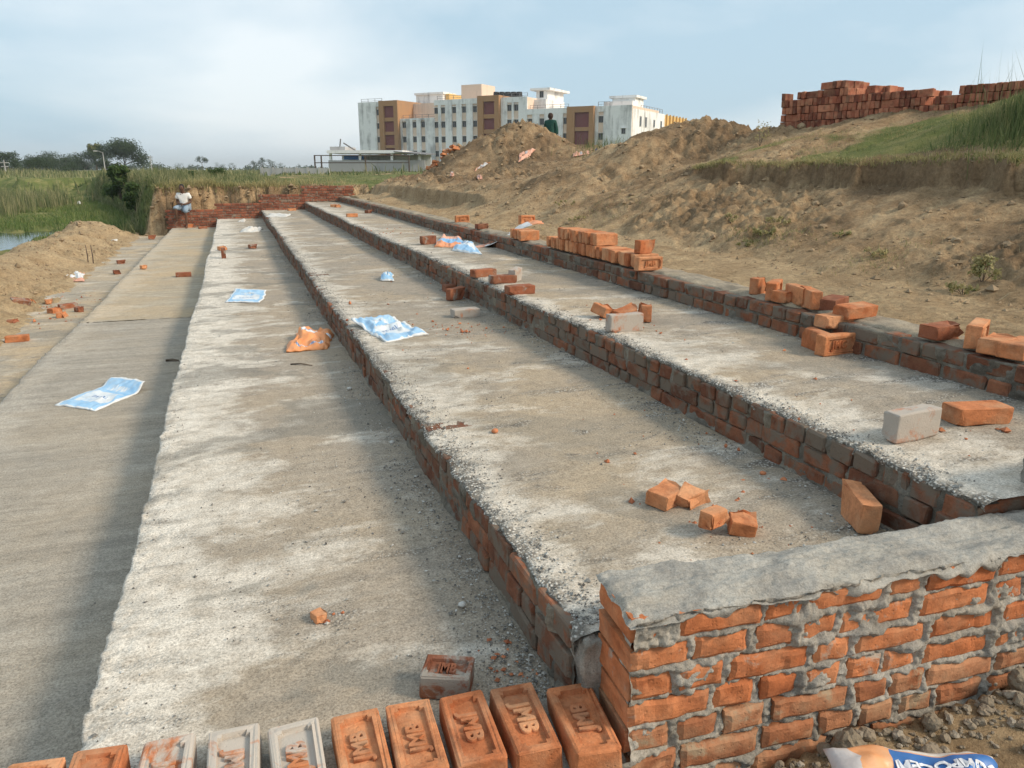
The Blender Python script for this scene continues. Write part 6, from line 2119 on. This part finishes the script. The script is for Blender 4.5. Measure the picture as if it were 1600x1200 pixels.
E_ = [(0, 1), (1, 2), (2, 3), (3, 4), (4, 5), (2, 6), (6, 7), (7, 8), (8, 9), (2, 10), (10, 11), (11, 12), (12, 13), (0, 14), (14, 15), (15, 16), (16, 17), (17, 22), (0, 18), (18, 19), (19, 20), (20, 21), (21, 23)]
Rr = [0.125, 0.12, 0.125, 0.055, 0.06, 0.085, 0.055, 0.042, 0.032, 0.025, 0.055, 0.042, 0.032, 0.025, 0.09, 0.062, 0.038, 0.034, 0.09, 0.062, 0.038, 0.034, 0.025, 0.025]
legdrop = (SEAT_Z - Z1) / PS_ - 0.03
k = legdrop / 0.30
J = [(x, y, z * (k if z < 0 else 1)) for x, y, z in J]
obj('body', skin_mesh('body', J, E_, Rr), SKIN, person)
hd = Vector((0, -0.125, 0.735))
ball('head', hd, 0.098, SKIN, person, (0.80, 0.95, 1.12))
head = person.children[-1]
ball('hair', Vector((0, 0.022, 0.028)), 0.102, HAIR, head, (0.84, 0.95, 1.02), 0.03)
ball('nose', Vector((0, -0.095, -0.012)), 0.016, SKIN, head, (0.8, 1, 1.4))
for s in (-1, 1):
    ball('ear', Vector((s * 0.080, 0.005, -0.005)), 0.022, SKIN, head, (0.4, 0.8, 1.2))
    ball('eye', Vector((s * 0.032, -0.084, 0.010)), 0.010, HAIR, head)
ball('mouth', Vector((0, -0.086, -0.052)), 0.014, plain('lips', (0.12, 0.04, 0.035), 0.5), head, (1.4, 0.5, 0.4))
# fingers
for hx, hy, hz, s in ((0.03, -0.26, 0.20, -1), (-0.02, -0.26, 0.22, 1)):
    jj, ee, rr2 = [(hx, hy, hz)], [], [0.022]
    for f_ in range(5):
        b_ = len(jj)
        an = -0.6 + 0.3 * f_
        L_ = [0.045, 0.065, 0.07, 0.065, 0.05][f_]
        jj += [(hx + s * 0.02 + an * 0.025, hy - 0.03, hz + 0.01 * (f_ - 2)), (hx + s * L_ * 0.6 + an * 0.03, hy - 0.05 - 0.3 * L_, hz - 0.02 + 0.012 * (f_ - 2)), (hx + s * L_ + an * 0.03, hy - 0.045, hz - 0.05 + 0.012 * (f_ - 2))]
        ee += [(0, b_), (b_, b_ + 1), (b_ + 1, b_ + 2)]
        rr2 += [0.011, 0.0095, 0.008]
    obj('hand', skin_mesh('hand', jj, ee, rr2, 0, 1), SKIN, person)
js = [(0, 0.02, 0.06), (0, 0.0, 0.28), (0, -0.03, 0.47), (0.175, -0.04, 0.52), (0.225, -0.02, 0.36), (-0.175, -0.04, 0.52), (-0.225, -0.03, 0.36), (0, -0.05, 0.545)]
obj('shirt', skin_mesh('shirt', js, [(0, 1), (1, 2), (2, 3), (3, 4), (2, 5), (5, 6), (2, 7)], [0.150, 0.142, 0.142, 0.075, 0.070, 0.075, 0.070, 0.07]), SHIRT, person)
jh = [(0, 0.02, 0.09), (0.10, -0.03, 0.085), (0.14, -0.40, 0.055), (0.135, -0.415, -0.10), (-0.10, -0.03, 0.085), (-0.20, -0.36, 0.085), (-0.205, -0.385, 0.03)]
obj('shorts', skin_mesh('shorts', jh, [(0, 1), (1, 2), (2, 3), (0, 4), (4, 5), (5, 6)], [0.145, 0.112, 0.092, 0.085, 0.112, 0.090, 0.08]), SHORTS, person)

# standing person on the far side of the tall heap, seen from behind
pp = at_d(860, 206, 30.5)
gzz = ground_z(pp.x, pp.y)
top_z = at_d(860, 176.5, 30.5).z
hh = 1.62
pers = obj('person', None, loc=(pp.x, pp.y, top_z - hh), rot=(0, 0, -YAW - R(18)), label='person in a dark green shawl standing behind the tall earth heap', cat='person', kind='thing')
J = [(0, 0, 0.86), (0, 0, 1.08), (0, 0, 1.28), (0, 0, 1.40), (0, 0.01, 1.46), (0, 0.02, 1.54),
     (0.16, 0, 1.30), (0.22, 0.0, 1.05), (0.24, -0.05, 0.80), (0.24, -0.07, 0.72), (-0.16, 0, 1.30), (-0.20, 0.08, 1.05), (-0.08, 0.2, 1.0), (-0.02, 0.24, 1.02),
     (0.09, 0, 0.82), (0.10, 0.02, 0.45), (0.10, 0, 0.06), (0.10, 0.12, 0.03), (-0.09, 0, 0.82), (-0.10, 0.02, 0.45), (-0.10, 0, 0.06), (-0.10, 0.12, 0.03)]
E2 = [(0, 1), (1, 2), (2, 3), (3, 4), (4, 5), (2, 6), (6, 7), (7, 8), (8, 9), (2, 10), (10, 11), (11, 12), (12, 13), (0, 14), (14, 15), (15, 16), (16, 17), (0, 18), (18, 19), (19, 20), (20, 21)]
Rr = [0.14, 0.12, 0.12, 0.05, 0.05, 0.08, 0.055, 0.042, 0.032, 0.026, 0.055, 0.042, 0.032, 0.026, 0.10, 0.065, 0.042, 0.03, 0.10, 0.065, 0.042, 0.03]
obj('body', skin_mesh('body', J, E2, Rr), SKIN, pers)
ball('head', Vector((0, 0.02, 1.50)), 0.10, SKIN, pers, (0.8, 0.95, 1.12))
hd2 = pers.children[-1]
ball('hair', Vector((0, -0.025, 0.012)), 0.108, plain('brown_scarf', (0.05, 0.03, 0.022), 0.85, 0.3, 20), hd2, (0.92, 0.95, 1.10), 0.04)
ball('nose', Vector((0.01, 0.098, -0.01)), 0.016, SKIN, hd2, (0.8, 1, 1.3))
GREEN = plain('dark_green_cloth', (0.012, 0.055, 0.042), 0.85, 0.4, 9)
jg = [(0, 0, 0.62), (0, 0, 0.90), (0, 0, 1.12), (0, 0, 1.30), (0.17, 0, 1.30), (0.23, 0, 1.02), (0.25, -0.04, 0.84), (-0.17, 0, 1.30), (-0.21, 0.06, 1.02), (0, 0, 1.39)]
obj('shawl', skin_mesh('shawl', jg, [(0, 1), (1, 2), (2, 3), (3, 4), (4, 5), (5, 6), (3, 7), (7, 8), (3, 9)], [0.26, 0.22, 0.175, 0.15, 0.085, 0.085, 0.08, 0.085, 0.085, 0.075]), GREEN, pers)
obj('skirt', skin_mesh('skirt', [(0, 0, 0.10), (0, 0, 0.45), (0, 0, 0.75)], [(0, 1), (1, 2)], [0.28, 0.24, 0.2]), plain('brown_cloth', (0.09, 0.05, 0.04), 0.9, 0.3, 10), pers)

# ------------------------------------------------------------------ hazy air
HAZE = 0.0003
if HAZE:
    bm = bmesh.new()
    box_bm(bm, (0, 2400, 23.5), (5600, 5600, 57))
    hz = obj('haze', bm_mesh('haze', bm), None, kind='stuff', label='thin pale haze in the air over the plain')
    hm = bpy.data.materials.new('haze')
    hm.use_nodes = True
    hn = hm.node_tree
    hn.nodes.clear()
    ho = hn.nodes.new('ShaderNodeOutputMaterial')
    hv = hn.nodes.new('ShaderNodeVolumePrincipled')
    hv.inputs['Color'].default_value = (0.88, 0.92, 0.95, 1)
    hv.inputs['Density'].default_value = HAZE
    hv.inputs['Anisotropy'].default_value = 0.2
    hn.links.new(hv.outputs[0], ho.inputs['Volume'])
    hz.data.materials.append(hm)
